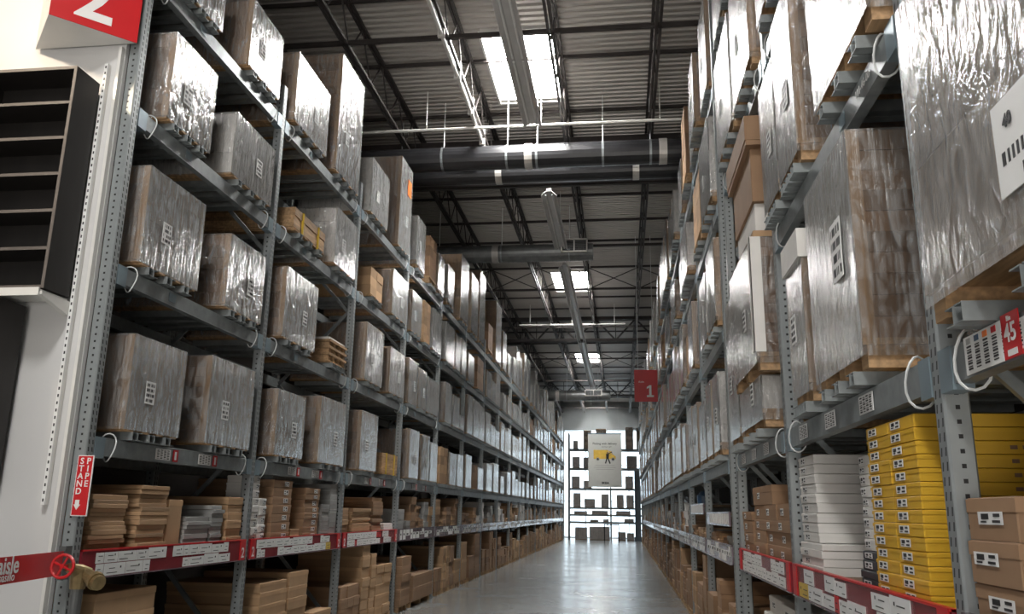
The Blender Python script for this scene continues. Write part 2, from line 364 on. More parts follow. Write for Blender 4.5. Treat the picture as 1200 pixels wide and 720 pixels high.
def lampstrip(label, y0, y1, x, z):
    o = thing('strip_light', (x, y0, z), label, 'ceiling light')
    L = y1-y0
    b = MB(); b.prism([(-.16, 0), (-.06, .10), (.06, .10), (.16, 0), (.15, 0), (.05, .085), (-.05, .085), (-.15, 0)], 'y', 0, L, 'lamp_white'); b.box(-.05, .05, 0, L, .10, .15, 'lamp_white'); b.obj('housing', o)
    n = max(1, round(L/2.4))
    for k in range(n):
        for dx in (-.07, .07):
            c = MB(); c.tube([(dx, k*L/n+.05, .03), (dx, (k+1)*L/n-.05, .03)], .018, 'paper', 8); c.obj('fluorescent_tube', o)
    for yy in (.4, L-.4):
        c = MB(); c.tube([(0, yy, .15), (0, yy, 9.12-z)], .006, 'wirewhite', 6); c.obj('hanger_rod', o)
lampstrip('nearest ceiling strip light, crossing in front of the big skylight', 4.5, 13.1, -1.42, 8.02)
lampstrip('short single strip light between the black pipes and the spiral duct', 15.6, 19.2, -1.36, 7.75)
lampstrip('long row of strip lights running under the far skylights', 21.6, 44.0, -1.45, 8.02)
b = MB(); b.tube([(0, 0, 0), (0, 6.2, 0)], .032, 'whitemetal', 8)  # whitish colour carries the skylight's reflection along the conduit
for k in range(5): b.box(-.05, .05, .6+1.2*k, .66+1.2*k, -.05, .25, 'whitemetal')
o = b.obj('conduit', loc=(-2.46, 8.6, 8.22)); tag(o, 'conduit with painted-in skylight sheen under the roof joist left of the big skylight', 'conduit')
for nm, x0, x1, yy, z in (('pale sprinkler pipe crossing just before the black pipes', -6.4, 3.8, 13.3, 8.15), ('pale sprinkler pipe crossing beyond the second skylight', -3.6, .2, 29.4, 8.2)):
    b = MB(); b.tube([(x0, 0, 0), (x1, 0, 0)], .028, 'whitemetal', 8)
    for q in range(5): b.tube([(x0+(x1-x0)*(q+.5)/5, 0, 0), (x0+(x1-x0)*(q+.5)/5, 0, .75)], .012, 'whitemetal', 6)
    o = b.obj('sprinkler_pipe', loc=(0, yy, z)); tag(o, nm, 'pipe')

# ------------------------------------------------------------------ rack steel
def upright(side, k, y, h):
    right = side == 'right'; x = (XR+.045) if right else (XL-.045); s = 1 if right else -1
    o = thing('upright_frame', (x, y, 0), 'perforated grey steel upright frame, %s from the camera, %s rack' % (ORD[k], side), 'rack upright', side+' rack uprights')
    def post(nm, px):
        b = MB(); b.bev(-.045, .045, -.045, .045, .012, h, 'post', .008); b.obj(nm, o, (px, 0, 0))
        b = MB(); b.box(px-.07, px+.07, -.07, .07, 0, .012, 'steel'); b.box(px-.055, px+.055, -.055, .055, .012, .03, 'steel'); b.obj('foot_plate', o)
    post('front_post', 0); post('rear_post', s*(DEPTH-.09))
    z = .25; d = 1; b = MB()
    while z < h-1.0:
        a, c = (.05, DEPTH-.14) if d > 0 else (DEPTH-.14, .05)
        b.bar((s*a, 0, z), (s*c, 0, z+.98), .03, .04, 'steel'); z += 1.0; d = -d
        if k < 4: b.obj('diagonal_brace', o); b = MB()
    if k < 4: b = MB()
    b.bar((s*.05, 0, .22), (s*(DEPTH-.14), 0, .22), .03, .04, 'steel'); b.obj('lattice_brace' if k >= 4 else 'foot_tie', o)
    return o
for k, y in enumerate(UL): upright('left', k, y, 6.15)
for k, y in enumerate(UR): upright('right', k, y, 7.6)

def beam(side, bay, y0, y1, z, lname, near, rear=False):
    right = side == 'right'; s = 1 if right else -1
    xf = XR if right else XL                         # aisle-side face of the posts
    if rear: xf = xf + s*(DEPTH-.10)
    o = thing('load_beam', (xf+s*.03, y0, z), '%s steel beam of the %s pallet level, %s bay, %s rack' % ('rear' if rear else 'front', lname, ORD[bay], side), 'rack beam', '%s %s beams' % (side, 'rear' if rear else 'front'))
    o['kind'] = 'thing'
    L = y1-y0-.09; a = .045
    b = MB(); b.prism([(-.028*1, -.13), (.028, -.13), (.028, -.008), (.0, 0), (-.028, 0)] if not right else [(.028, -.13), (-.028, -.13), (-.028, -.008), (0, 0), (.028, 0)], 'y', a, a+L, 'steel'); b.obj('beam_body', o)
    if rear: return o
    for yy in (a, a+L):
        b = MB(); dy = .11 if yy == a else -.11
        b.box(-.036 if not right else -.034, .034 if not right else .036, min(yy, yy+dy), max(yy, yy+dy), -.15, -.002, 'steel_blue'); b.obj('end_connector', o)
    if near:
        fx = -s*.032; rot = FACE_R if right else FACE_L
        for yy in (a+.2, a+L-.2):                    # white safety cable loops
            b = MB(); b.tube([(math.cos(t)*.055, yy+.02*math.sin(t*2), -.065+math.sin(t)*.10) for t in [i*math.pi/8 for i in range(16)]], .005, 'wirewhite', 5, closed=True); b.obj('safety_loop', o)
        if near == 2:
            spots = [.35, .62] if not right else [.3, .55, .8]
            for q in spots:
                yy = a+L*q; w_ = .11
                b = MB(); b.box(min(fx, fx-s*.003), max(fx, fx-s*.003), yy-w_, yy+w_, -.11, -.025, 'paper')
                for c in range(4):
                    for r_ in range(7): b.box(min(fx-s*.003, fx-s*.0045), max(fx-s*.003, fx-s*.0045), yy-w_+.02+c*.05, yy-w_+.05+c*.05, -.102+r_*.0105, -.102+r_*.0105+.003+.003*((r_*7+c) % 2), 'ink')
                b.obj('location_label', o)
                if not right:
                    b = MB(); b.box(fx, fx+.003, yy+w_+.04, yy+w_+.12, -.115, -.02, 'red'); b.box(fx+.003, fx+.004, yy+w_+.065, yy+w_+.095, -.10, -.035, 'paper'); b.obj('bay_tag', o)
        else:
            yy = a+L*.3; b = MB(); b.box(min(fx, fx-s*.003), max(fx, fx-s*.003), yy-.05, yy+.05, -.10, -.03, 'steel_blue'); b.obj('location_label', o)
    return o
for i in range(len(UL)-1):
    for l, z in enumerate(LEV_L):
        beam('left', i, UL[i], UL[i+1], z, LNAME[l], (2 if l == 0 else 1) if i < 4 else 0)
        if i < 5: beam('left', i, UL[i], UL[i+1], z, LNAME[l], 0, True)
right_beams = {}
for i in range(len(UR)-1):
    if UR[i+1]-UR[i] < 1: continue
    for l, z in enumerate(LEV_R):
        if i == 2 and l == 1: continue               # that bay has no second level: a tall stack stands there
        right_beams[i, l] = beam('right', i, UR[i], UR[i+1], z, LNAME[l], (2 if l == 0 else 1) if i < 4 else 0)
        if i < 4: beam('right', i, UR[i], UR[i+1], z, LNAME[l], 0, True)
# big aisle-end label "45" and the stencilled location code
o = right_beams[0, 0]; b = MB(); fx = -.034
y45 = 2.475-UR[0]
b.box(fx-.003, fx, y45-.055, y45+.055, -.125, .005, 'red'); t = b.obj('bin_sign', o); 
text('45', .075, 'paper', t, (fx-.005, y45, -.055), FACE_R, bold=.001)
text('Bin', .022, 'paper', t, (fx-.005, y45, -.012), FACE_R)
b = MB(); b.box(fx-.004, fx-.003, y45-.03, y45+.03, -.118, -.10, 'paper'); b.obj('badge', t)
b = MB(); b.box(fx-.003, fx, y45+.06, y45+.33, -.125, -.005, 'paper')
for c, cm in enumerate(('red', 'orange', 'blue', 'grey')):
    yy = y45+.09+c*.062
    b.box(fx-.005, fx-.003, yy, yy+.03, -.03, -.012, cm)
    for r_ in range(9): b.box(fx-.005, fx-.003, yy, yy+.03, -.112+r_*.0088, -.112+r_*.0088+.003+.0025*((r_+c) % 2), 'ink')
b.obj('location_label', o)
text('111-46-00', .055, 'paper', right_beams[1, 1], (-.034, .50, -.065), FACE_R, 'stencilled_code')

# ------------------------------------------------------------------ pallet loads
NLOAD = [0]; BARS = []
STYLE = {  # look words, carton material, film, row height, columns
 'brown':  ('clear-wrapped brown carton load', 'brown', 'film', .095, 2),
 'rows':   ('clear-wrapped load of thin brown cartons', 'brown', 'film', .07, 1),
 'plain':  ('clear-wrapped smooth brown load', 'brown', 'film', 9, 1),
 'shiny':  ('shiny crinkled-wrap brown load', 'brown', 'film_diag', .12, 2),
 'foil':   ('crumpled-film carton load', 'tan', 'film_foil', .2, 2),
 'white':  ('clear-wrapped white carton load', 'white', 'film', .18, 2),
 'pale':   ('carton load with painted-in haze', 'pale', 'film', .3, 1),
 'bare':   ('unwrapped brown carton load', 'brown', None, .22, 2),
 'tan':    ('unwrapped tan carton load', 'tan', None, .16, 2),
 'dark':   ('dark brown striped carton load', 'dark', 'film', .075, 1),
 'crate':  ('strapped bundle of wooden boards', 'wood', None, .05, 1),
 'whitewood': ('white carton on stacked wooden pallets', 'white', None, 9, 1),
}
CORNERS = ('brown', 'rows', 'plain', 'shiny')
def film_shell(b, x0, x1, y0, y1, z0, z1, mt, rnd, n, amp):
    # four draped sides and a top, slightly uneven
    def grid(P, nu, nv):
        bb = len(b.v); i = b.mat(mt)
        for v in range(nv+1):
            for u in range(nu+1): b.v.append(P(u/nu, v/nv))
        for v in range(nv):
            for u in range(nu): k = bb+v*(nu+1)+u; b.f.append((k, k+1, k+nu+2, k+nu+1)); b.mi.append(i)
    j = lambda u, v: (rnd.random()*amp if 0 < u < 1 and 0 < v < 1 else 0)
    grid(lambda u, v: (x0+(x1-x0)*u, y0-j(u, v), z0+(z1-z0)*v), n, n); grid(lambda u, v: (x1-(x1-x0)*u, y1+j(u, v), z0+(z1-z0)*v), n, n)
    grid(lambda u, v: (x1+j(u, v), y0+(y1-y0)*u, z0+(z1-z0)*v), n, n); grid(lambda u, v: (x0-j(u, v), y1-(y1-y0)*u, z0+(z1-z0)*v), n, n)
    grid(lambda u, v: (x0+(x1-x0)*u, y0+(y1-y0)*v, z1), 1, 1)
def load(face, x0, x1, y0, y1, z, z1, style, where, near=0, tall_pallet=False, label_at=None, nbars=3, group=None, name='pallet_load', lid=False, corner=None, sheet_text=(), orange=False):
    """one wrapped pallet load; face = which way its aisle side looks: 1 (+X), -1 (-X), 0 (-Y)"""
    NLOAD[0] += 1; rnd = random.Random(NLOAD[0]*7+3)
    look, cm, film, rh, nc = STYLE[style]
    cx, cy = (x0+x1)/2, (y0+y1)/2; hx, hy = (x1-x0)/2, (y1-y0)/2; ph = .13 if tall_pallet else .035
    barh = .06
    zb = z+barh if nbars else z
    o = thing(name, (cx, cy, zb), look+' '+where, 'pallet load', group)
    if nbars:
        for q in range(nbars):
            t = (q+.5)/nbars
            BARS.append((face, x0 if face != 0 else x0+(x1-x0)*t, x1, y0+.04+(y1-y0-.08)*t if face != 0 else y0, y1, z, where, q, nbars, near))
    H = z1-zb
    b = MB()
    if tall_pallet:
        for q in range(3): t = -hy+.06+(2*hy-.12)*q/2; b.box(-hx+.02, hx-.02, t-.05, t+.05, .0, .1, 'wood')
        b.box(-hx, hx, -hy, hy, .1, ph, 'wood')
    else:
        b.box(-hx+.02, hx-.02, -hy+.02, hy-.02, .012, ph, 'wood')
        for q in range(4): t = -hy+.08+(2*hy-.16)*q/3; b.box(-hx, hx, t-.045, t+.045, 0, .016, 'wood')
    b.obj('pallet', o)
    zc = ph
    if style == 'whitewood':
        b = MB()
        for q in range(3):
            zz = ph+q*.085
            for e in range(4): t = -hy+.06+(2*hy-.12)*e/3; b.box(-hx+.02, hx-.02, t-.04, t+.04, zz, zz+.055, 'wood')
            b.box(-hx, hx, -hy, hy, zz+.055, zz+.085, 'wood')
        b.obj('stacked_pallets', o); zc = ph+.255; b = MB(); b.bev(-hx+.03, hx-.03, -hy+.02, hy-.02, zc, H, 'white', .008)
        b.box(-hx+.025, hx-.025, -hy+.015, hy-.015, H-.06, H+.002, 'white'); b.obj('white_carton', o); return o
    b = MB(); c = .012
    nr = max(1, round((H-zc)/rh)); ncx = 2 if near else 1; gap = .002
    nc_ = nc if rh < 5 else 1
    for r_ in range(nr):
        za = zc+(H-zc)*r_/nr; zz = zc+(H-zc)*(r_+1)/nr-gap
        for q in range(nc_):
            ya = -hy+c+(2*hy-2*c)*q/nc_; yb = -hy+c+(2*hy-2*c)*(q+1)/nc_-gap
            jx, jy = rnd.uniform(-.004, .004), rnd.uniform(-.004, .004)
            if rh > 5: b.bev(-hx+c, hx-c, ya, yb, za, zz, cm, .012)
            else:
                for e in range(ncx):
                    xa = -hx+c+(2*hx-2*c)*e/ncx; xb = -hx+c+(2*hx-2*c)*(e+1)/ncx-gap
                    b.box(xa+jx, xb+jx, ya+jy, yb+jy, za, zz, cm)
    b.obj('board_stack' if style == 'crate' else 'carton_stack', o)
    if style == 'crate':
        for t in (-hy*.5, hy*.5):
            b = MB(); b.box(-hx, hx, t-.01, t+.01, .0, H+.006, 'strap') if False else None
            b.box(hx-.02, hx+.004, t-.01, t+.01, 0, H+.004, 'strap'); b.box(-hx-.004, hx+.004, t-.01, t+.01, H, H+.005, 'strap'); b.box(-hx-.004, -hx+.01, t-.01, t+.01, 0, H+.004, 'strap'); b.obj('strap', o)
    if film:
        b = MB(); n = 10 if near else 2
        film_shell(b, -hx-.002, hx+.002, -hy-.002, hy+.002, ph*.4, H+.004, film, rnd, n, (.007 if film != 'film' else .003) if near else .002); b.obj('stretch_wrap', o, smooth=True)
        if face and style in CORNERS and (near or rnd.random() < .5):
            fx = face*hx; b = MB(); wd = .055
            cmx = corner or 'tan'
            for sy in (-1, 1):
                xx = sorted((fx-face*.004, fx-face*(.004+wd))); b.box(xx[0], xx[1], sy*(hy-.006)-.003, sy*(hy-.006)+.003, zc, H, cmx)
                xx = sorted((fx-face*.008, fx-face*.003)); yy = sorted((sy*(hy-.004), sy*(hy-.004-wd))); b.box(xx[0], xx[1], yy[0], yy[1], zc, H, cmx)
            b.obj('corner_board', o)
    if orange: b = MB(); b.box(hx+.012, hx+.015, hy*.1, hy*.7, H*.66, H*.84, 'orange'); b.obj('orange_sheet', o)['label'] = 'orange paper sheet'
    if lid:
        b = MB(); b.box(-hx-.02, hx+.02, -hy-.02, hy+.02, H-.16, H+.012, 'white'); b.obj('lid', o)
    if near and film and face and label_at is None: label_at = (rnd.choice((.35, .6)), .28, .13, .17)
    if near and label_at and face:
        q, zq, lw, lh = label_at; fx = face*(hx+.012 if film != 'film' else hx+.010); yy = -hy+2*hy*q; zz = ph+(H-ph)*zq
        b = MB(); xx = sorted((fx, fx+face*.003)); b.box(xx[0], xx[1], yy-lw/2, yy+lw/2, zz, zz+lh, 'paper')
        xx = sorted((fx+face*.003, fx+face*.0045))
        for g in range(4):
            zq0 = zz+lh*(.08+.23*g)
            for e in range(12):
                if sheet_text and g != 1: continue
                if rnd.random() < .72: b.box(xx[0], xx[1], yy-lw*.42+lw*.07*e, yy-lw*.42+lw*.07*e+lw*rnd.choice((.03, .05)), zq0, zq0+lh*.14, 'ink')
        sh = b.obj('label_sheet', o)
        for body, size, dy, dz in sheet_text: text(body, size, 'ink', sh, (fx+face*.006, yy+dy, zz+dz), FACE_R, bold=.0015)
    return o

PLACE = {1: ['only load'], 2: ['nearer load', 'farther load'], 3: ['nearest load', 'middle load', 'farthest load'], 4: ['nearest load', 'second load', 'third load', 'farthest load']}
def put_bay(side, bay, l, specs, tallp=False):
    """specs: (y0, y1, ztop, style[, options])"""
    xf = (-3.58 if side == 'left' else 1.045); n = len(specs); lev = (LEV_L if side == 'left' else LEV_R)[l]
    for k, sp in enumerate(specs):
        y0, y1, zt, st = sp[:4]; kw = dict(sp[4]) if len(sp) > 4 else {}
        dx = kw.pop('dx', 0); dep = kw.pop('depth', 1.12); nm = kw.pop('where', None)
        where = nm or 'at %s rack %s pallet level, %s bay, %s' % (side, LNAME[l], ORD[bay], PLACE[n][k])
        near = 1 if (y0 < 15 and side == 'left') or (y0 < 13 and side == 'right') else 0
        xa, xb = (xf-dep+dx, xf+dx) if side == 'left' else (xf+dx, xf+dep+dx)
        load(1 if side == 'left' else -1, xa, xb, y0, y1, lev, zt, st, where, near, tall_pallet=kw.pop('tp', tallp), group='%s rack %s level loads' % (side, LNAME[l]), **kw)
T = dict(tp=True)
LEFT = {
 (0, 0): [(5.69, 6.46, 2.85, 'plain'), (6.90, 7.79, 2.91, 'brown')],
 (1, 0): [(8.39, 9.18, 2.83, 'shiny'), (9.68, 10.62, 2.93, 'rows')],
 (2, 0): [(11.30, 12.10, 2.95, 'brown'), (12.45, 13.35, 2.45, 'crate')],
 (3, 0): [(14.05, 14.72, 2.96, 'plain'), (14.95, 15.55, 2.95, 'foil'), (15.65, 16.25, 2.86, 'white')],
 (4, 0): [(16.6, 17.35, 2.86, 'tan'), (17.5, 18.2, 2.8, 'foil'), (18.35, 19.0, 2.82, 'white')],
 (0, 1): [(5.62, 6.50, 4.17, 'rows'), (7.02, 7.80, 4.09, 'shiny')],
 (1, 1): [(8.36, 9.32, 4.17, 'brown'), (9.85, 10.50, 3.70, 'whitewood', dict(depth=1.0))],
 (2, 1): [(11.32, 12.18, 4.22, 'plain'), (12.59, 13.5, 4.11, 'plain')],
 (3, 1): [(13.80, 14.42, 4.15, 'foil'), (14.5, 15.15, 4.10, 'foil'), (15.25, 16.2, 4.05, 'white')],
 (4, 1): [(16.85, 17.5, 4.2, 'plain'), (17.68, 18.42, 4.05, 'white'), (18.5, 19.0, 3.7, 'white')],
 (0, 2): [(5.75, 6.46, 5.41, 'shiny'), (6.90, 7.79, 5.27, 'white', dict(corner='brown'))],
 (1, 2): [(8.45, 9.45, 4.90, 'crate'), (9.79, 10.62, 5.39, 'white')],
 (2, 2): [(11.37, 12.02, 5.07, 'tan', dict(depth=1.0)), (12.52, 13.46, 5.37, 'plain')],
 (3, 2): [(13.78, 14.53, 5.36, 'foil'), (14.75, 15.3, 5.42, 'tan'), (15.46, 16.28, 5.44, 'white')],
 (4, 2): [(16.7, 17.6, 5.45, 'white'), (17.75, 18.4, 5.42, 'foil'), (18.5, 19.05, 5.46, 'plain')],
 (0, 3): [(5.75, 6.45, 6.60, 'plain'), (7.01, 7.76, 6.57, 'plain')],
 (1, 3): [(8.20, 9.24, 6.68, 'plain'), (9.60, 10.55, 7.49, 'shiny')],
 (2, 3): [(11.14, 12.04, 6.68, 'white', dict(corner='brown')), (12.70, 13.45, 7.40, 'plain', dict(orange=True))],
 (3, 3): [(13.95, 14.57, 6.79, 'white', T), (15.0, 15.61, 6.78, 'bare', T), (15.75, 16.3, 6.65, 'foil', T)],
 (4, 3): [(16.7, 17.35, 6.7, 'white', T), (18.14, 19.1, 7.38, 'foil', T)],
 (5, 3): [(19.5, 20.47, 7.33, 'shiny', T), (20.72, 21.56, 7.75, 'shiny', T)],
 (6, 3): [(22.3, 23.1, 6.7, 'bare', T), (23.6, 24.7, 7.65, 'foil', T)],
}
for i in range(len(UL)-1):
    for l in range(4):
        sp = LEFT.get((i, l))
        if not sp:
            rr = random.Random(i*31+l*7+5); n = 3 if (i < 9 and rr.random() < .6) else 2; a, e = UL[i]+.12, UL[i+1]-.10; pitch = (e-a)/n; sp = []
            for k in range(n):
                wd = min(pitch-.06, rr.uniform(.62, 1.0)); y0 = a+pitch*k+rr.uniform(0, pitch-wd)
                top = LEV_L[l]+(rr.choice((.8, .95, 1.0, 1.3, 1.5, 1.68)) if l == 3 else rr.uniform(.55, 1.0))
                sp.append((y0, y0+wd, top, rr.choice(('white', 'plain', 'white', 'brown', 'foil', 'rows', 'bare', 'white', 'shiny')), dict(tp=l == 3)))
        put_bay('left', i, l, sp)
RIGHT = {
 (0, 0): [(1.45, 2.88, 3.40, 'foil', dict(dx=-.02, label_at=(.42, .06, .36, .26), sheet_text=(('1200', .05, -.10, .225), ('800', .05, -.10, .18), ('40', .05, .09, .19), ('12 kg', .04, .0, .035))))],
 (1, 0): [(3.72, 4.62, 3.34, 'brown', dict(label_at=(.29, .34, .19, .29))), (4.80, 5.25, 3.22, 'plain', dict(lid=True))],
 (2, 0): [(7.62, 8.30, 3.60, 'white')],
 (3, 0): [],
 (4, 0): [(9.2, 9.75, 3.12, 'white'), (9.95, 10.55, 3.14, 'plain'), (10.7, 11.5, 3.0, 'white')],
 (0, 1): [(1.2, 2.85, 4.8, 'foil')],
 (1, 1): [(3.25, 4.24, 4.83, 'plain'), (4.68, 5.24, 4.80, 'brown'), (5.28, 5.83, 4.62, 'white')],
 (4, 1): [(9.10, 9.9, 4.62, 'foil'), (10.1, 10.9, 4.5, 'white')],
 (1, 2): [(3.3, 4.4, 6.2, 'plain'), (4.7, 5.7, 6.2, 'plain')],
 (2, 2): [(6.1, 7.05, 6.2, 'plain'), (7.2, 8.3, 6.22, 'white')],
 (4, 2): [(9.1, 10.2, 6.1, 'white'), (10.4, 11.4, 6.0, 'tan')],
}
for i in range(len(UR)-1):
    if UR[i+1]-UR[i] < 1: continue
    for l in range(4):
        sp = RIGHT.get((i, l))
        if i == 0 and l > 1 or i == 2 and l == 1: continue
        if sp is None:
            rr = random.Random(i*37+l*11+2); n = 3 if (i < 9 and rr.random() < .6) else 2; a, e = UR[i]+.12, UR[i+1]-.10; pitch = (e-a)/n; sp = []
            for k in range(n):
                wd = min(pitch-.06, rr.uniform(.62, 1.0)); y0 = a+pitch*k+rr.uniform(0, pitch-wd)
                top = LEV_R[l]+((1.0 if 12.5 < y0 < 15.5 else rr.choice((1.1, 1.3, 1.4))) if l == 3 else rr.uniform(.75, 1.12))
                sp.append((y0, y0+wd, top, rr.choice(('plain', 'plain', 'white', 'brown', 'foil', 'rows', 'bare', 'brown', 'white')), dict(dx=rr.uniform(-.05, .02))))
        put_bay('right', i, l, sp, tallp=True)
# tall mixed stack in the third right bay: low load, striped load, white carton, lidded cartons
G = 'tall stack in the third right bay'
load(-1, 1.02, 2.1, 6.25, 7.35, 2.17, 2.605, 'white', 'at the base of the tall stack, third right bay', 1, True, group=G)
load(-1, .98, 2.1, 6.10, 7.40, 2.62, 3.62, 'dark', 'overhanging the aisle in the tall stack, third right bay', 1, True, nbars=0, group=G, corner='white')
b = MB(); b.box(.962, 1.045, 6.086, 6.092, 2.75, 3.62, 'white'); b.box(.962, .968, 6.086, 6.16, 2.75, 3.62, 'white'); tag(b.obj('corner_board'), 'white corner board on the dark striped load, third right bay', 'corner board')
def plain_carton(name, x0, x1, y0, y1, z0, z1, mt, label, group=None, lid=0, tape=True):
    o = thing(name, ((x0+x1)/2, (y0+y1)/2, z0), label, 'carton', group); hx, hy, H = (x1-x0)/2, (y1-y0)/2, z1-z0
    b = MB(); b.bev(-hx, hx, -hy, hy, 0, H, mt, .006); b.obj('body', o)
    if lid: b = MB(); b.box(-hx-.006, hx+.006, -hy-.006, hy+.006, H-lid, H+.004, mt); b.obj('lid', o)
    elif tape: b = MB(); b.box(-.025, .025, -hy-.001, hy+.001, H-.05, H+.001, 'tan'); b.obj('tape', o)
    return o
plain_carton('flat_tray', 1.0, 2.0, 6.12, 7.3, 3.628, 3.68, 'tan', 'flat tan tray topping the dark striped load, third right bay', G, tape=False)
plain_carton('carton', 1.06, 1.9, 6.35, 7.3, 3.68, 3.98, 'white', 'white carton on the flat tray of the tall stack, third right bay', G)
plain_carton('carton', 1.04, 1.9, 6.30, 7.3, 3.98, 4.42, 'brown', 'brown carton above the white one in the tall stack, third right bay', G)
plain_carton('carton', 1.00, 1.95, 6.22, 7.35, 4.42, 4.66, 'brown', 'lidded brown carton at the very top of the tall stack, third right bay', G, lid=.2)

# pallet support bars: the nearest as things, the rest as one mass
def bar_geo(b, x0, x1, y, z, ox=0, oy=0, oz=0, axis='x'):
    for dy in (-.035, .035):
        for (a0, a1, c0, c1) in ((-.03, .03, 0, .004), (-.03, .03, .056, .06), (-.03, -.026, .004, .056)):
            if axis == 'x': b.box(x0-ox, x1-ox, y+dy*1.0+a0-oy, y+dy+a1-oy, z+c0-oz, z+c1-oz, 'steel')
            else: b.box(y+dy+a0-ox, y+dy+a1-ox, x0-oy, x1-oy, z+c0-oz, z+c1-oz, 'steel')
BARS.sort(key=lambda q: (q[3]**2+min(abs(q[1]), abs(q[2]))**2+(q[5]-1.6)**2))
rest = MB(); nb = 0; WH = {2: ['nearer', 'farther'], 3: ['nearest', 'middle', 'farthest'], 4: ['first', 'second', 'third', 'fourth']}
for (face, x0, x1, y, y1, z, where, q, nbars, near) in BARS:
    if face == 0: bar_geo(rest, y-.02, y1, x0, z, axis='y'); continue
    xa, xb = (x0+.05, x1+.02) if face > 0 else (x0-.02, x1-.05)
    if nb < 295 and y > 1.0:
        nb += 1; b = MB(); cx = (xa+xb)/2; bar_geo(b, xa, xb, y, z, cx, y, z)
        o = b.obj('pallet_support_bar', loc=(cx, y, z)); tag(o, '%s steel support bar under load %s' % (WH[nbars][q], where), 'support bar', 'pallet support bars')
    else: bar_geo(rest, xa, xb, y, z)
o = rest.obj('pallet_support_bars'); tag(o, 'steel pallet support bars under the far loads', 'support bar', kind='stuff')

# ------------------------------------------------------------------ shelves with price rails
def price_rail(side, bay, y0, y1, near):
    s = 1 if side == 'right' else -1; xf = XR if s > 0 else XL
    o = thing('price_rail', (xf-s*.012, y0, 1.11), 'price label rail on the front of %s bay, %s rack' % (ORD[bay], side), 'price rail', side+' price rails')
    L = y1-y0; rr = random.Random(bay*5+s)
    b = MB()
    a = .0; near_ = near
    bx = lambda x0, x1, ya, yb, za, zb, m_: b.box(min(-s*x0, -s*x1), max(-s*x0, -s*x1), ya, yb, za, zb, m_)
    bx(-.02, .0, .05, L-.05, 0, .195, 'maroon' if near else 'plastic_clear'); bx(-.022, .006, .05, L-.05, .186, .196, 'red' if near else 'plastic_clear'); bx(-.02, .012, .05, L-.05, 0, .008, 'plastic_clear')
    b.obj('rail_body', o)
    if near:
        for h0, h1 in ((.012, .095), (.10, .183)):
            y = .2+rr.random()*.1
            while y < L-.42:
                wd = rr.choice((.09, .16, .22, .26))
                if rr.random() < .8:
                    b = MB(); bx(.002, .005, y, y+wd, h0, h1-rr.choice((0, 0, .012)), 'paper' if rr.random() > .1 else rr.choice(('strap', 'red')))
                    for k in range(2):
                        ya = y+.012+rr.random()*wd*.3; bx(.005, .006, ya, ya+wd*rr.uniform(.25, .55), h0+.015+k*.03, h0+.020+k*.03, 'ink')
                    if wd > .12: bx(.005, .006, y+wd*.74, y+wd*.80, h0+.045, h0+.06, 'ink')
                    b.obj('price_card', o)
                y += wd+.008
        for yy in ((.06, L-.17) if bay or side == 'right' else (L-.17,)):
            b = MB(); bx(.001, .008, yy, yy+.11, .0, .196, 'red'); t = b.obj('bay_number_tag', o)
            if side == 'left': text('2', .13, 'paper', t, (.010, yy+.055, .07), FACE_L, bold=.002)
    elif bay < 12:
        b = MB(); y = .15
        while y < L-.3:
            wd = rr.uniform(.12, .3); bx(.002, .005, y, y+wd, rr.choice((.02, .08)), rr.choice((.13, .18)), 'paper')
            bx(.005, .006, y+.02, y+wd*.6, .09, .12, 'ink'); y += wd+rr.uniform(.01, .08)
        b.obj('price_cards', o)['kind'] = 'stuff'
def shelf(side, bay, y0, y1):
    s = 1 if side == 'right' else -1; xf = XR if s > 0 else XL
    b = MB(); xa, xb = sorted((xf+s*.02, xf+s*(DEPTH-.02)))
    b.box(xa, xb, .055, y1-y0-.055, -.02, 0, 'board'); 
    for xx in (xa+.02, xb-.07): b.box(xx, xx+.05, .05, y1-y0-.05, -.13, -.02, 'steel')
    for q in range(4): b.box(xa, xb, (y1-y0)*(q+.5)/4-.02, (y1-y0)*(q+.5)/4+.02, -.06, -.02, 'steel')
    o = b.obj('shelf_deck', loc=(0, y0, 1.27)); tag(o, 'lower shelf board behind the price rail, %s bay, %s rack' % (ORD[bay], side), 'shelf', side+' shelf boards')
for i in range(len(UL)-1): price_rail('left', i, UL[i], UL[i+1], i < 3); shelf('left', i, UL[i], UL[i+1])
for i in range(len(UR)-1):
    if UR[i+1]-UR[i] < 1: continue
    price_rail('right', i, UR[i], UR[i+1], 0 < i < 3); shelf('right', i, UR[i], UR[i+1])

# ------------------------------------------------------------------ loose cartons on shelves and floor
CART = []   # (size key, x0,x1,y0,y1,z0,z1, material, label, labelled face)
def stack(side, y0, y1, z0, z1, n, mt, where, depth=.8, jit=.012, set_back=.02, look=None, sticker=True, cols=1, hs=None):
    s = 1 if side == 'right' else -1; xf = (XR+.0 if s > 0 else XL)+s*set_back; rr = random.Random(int(y0*1000)+int(z0*100)+n)
    hh = [rr.uniform(.8, 1.2) for _ in range(n)] if hs is None else hs; t = sum(hh); z = z0
    for k in range(n):
        h = (z1-z0)*hh[k]/t
        for c in range(cols):
            ya, yb = y0+(y1-y0)*c/cols, y0+(y1-y0)*(c+1)/cols-.004
            dx, dy = rr.uniform(-jit, jit), (rr.uniform(-jit, jit)*.6 if cols == 1 else 0)
            xa = xf+s*abs(dx); xa, xb = sorted((xa, xa+s*depth))
            pos = ORD[n-1-k]+' from top'+('' if cols == 1 else (', nearer column' if c == 0 else ', farther column' if c == cols-1 else ', middle column'))
            if n == 1: pos = 'single' if cols == 1 else ('nearer' if c == 0 else 'farther' if c == cols-1 else 'middle')
            CART.append((xa, xb, ya+dy, yb+dy, z, z+h-.002, mt, '%s, %s, %s' % (look or MATWORD[mt], pos, where), s, sticker))
        z += h
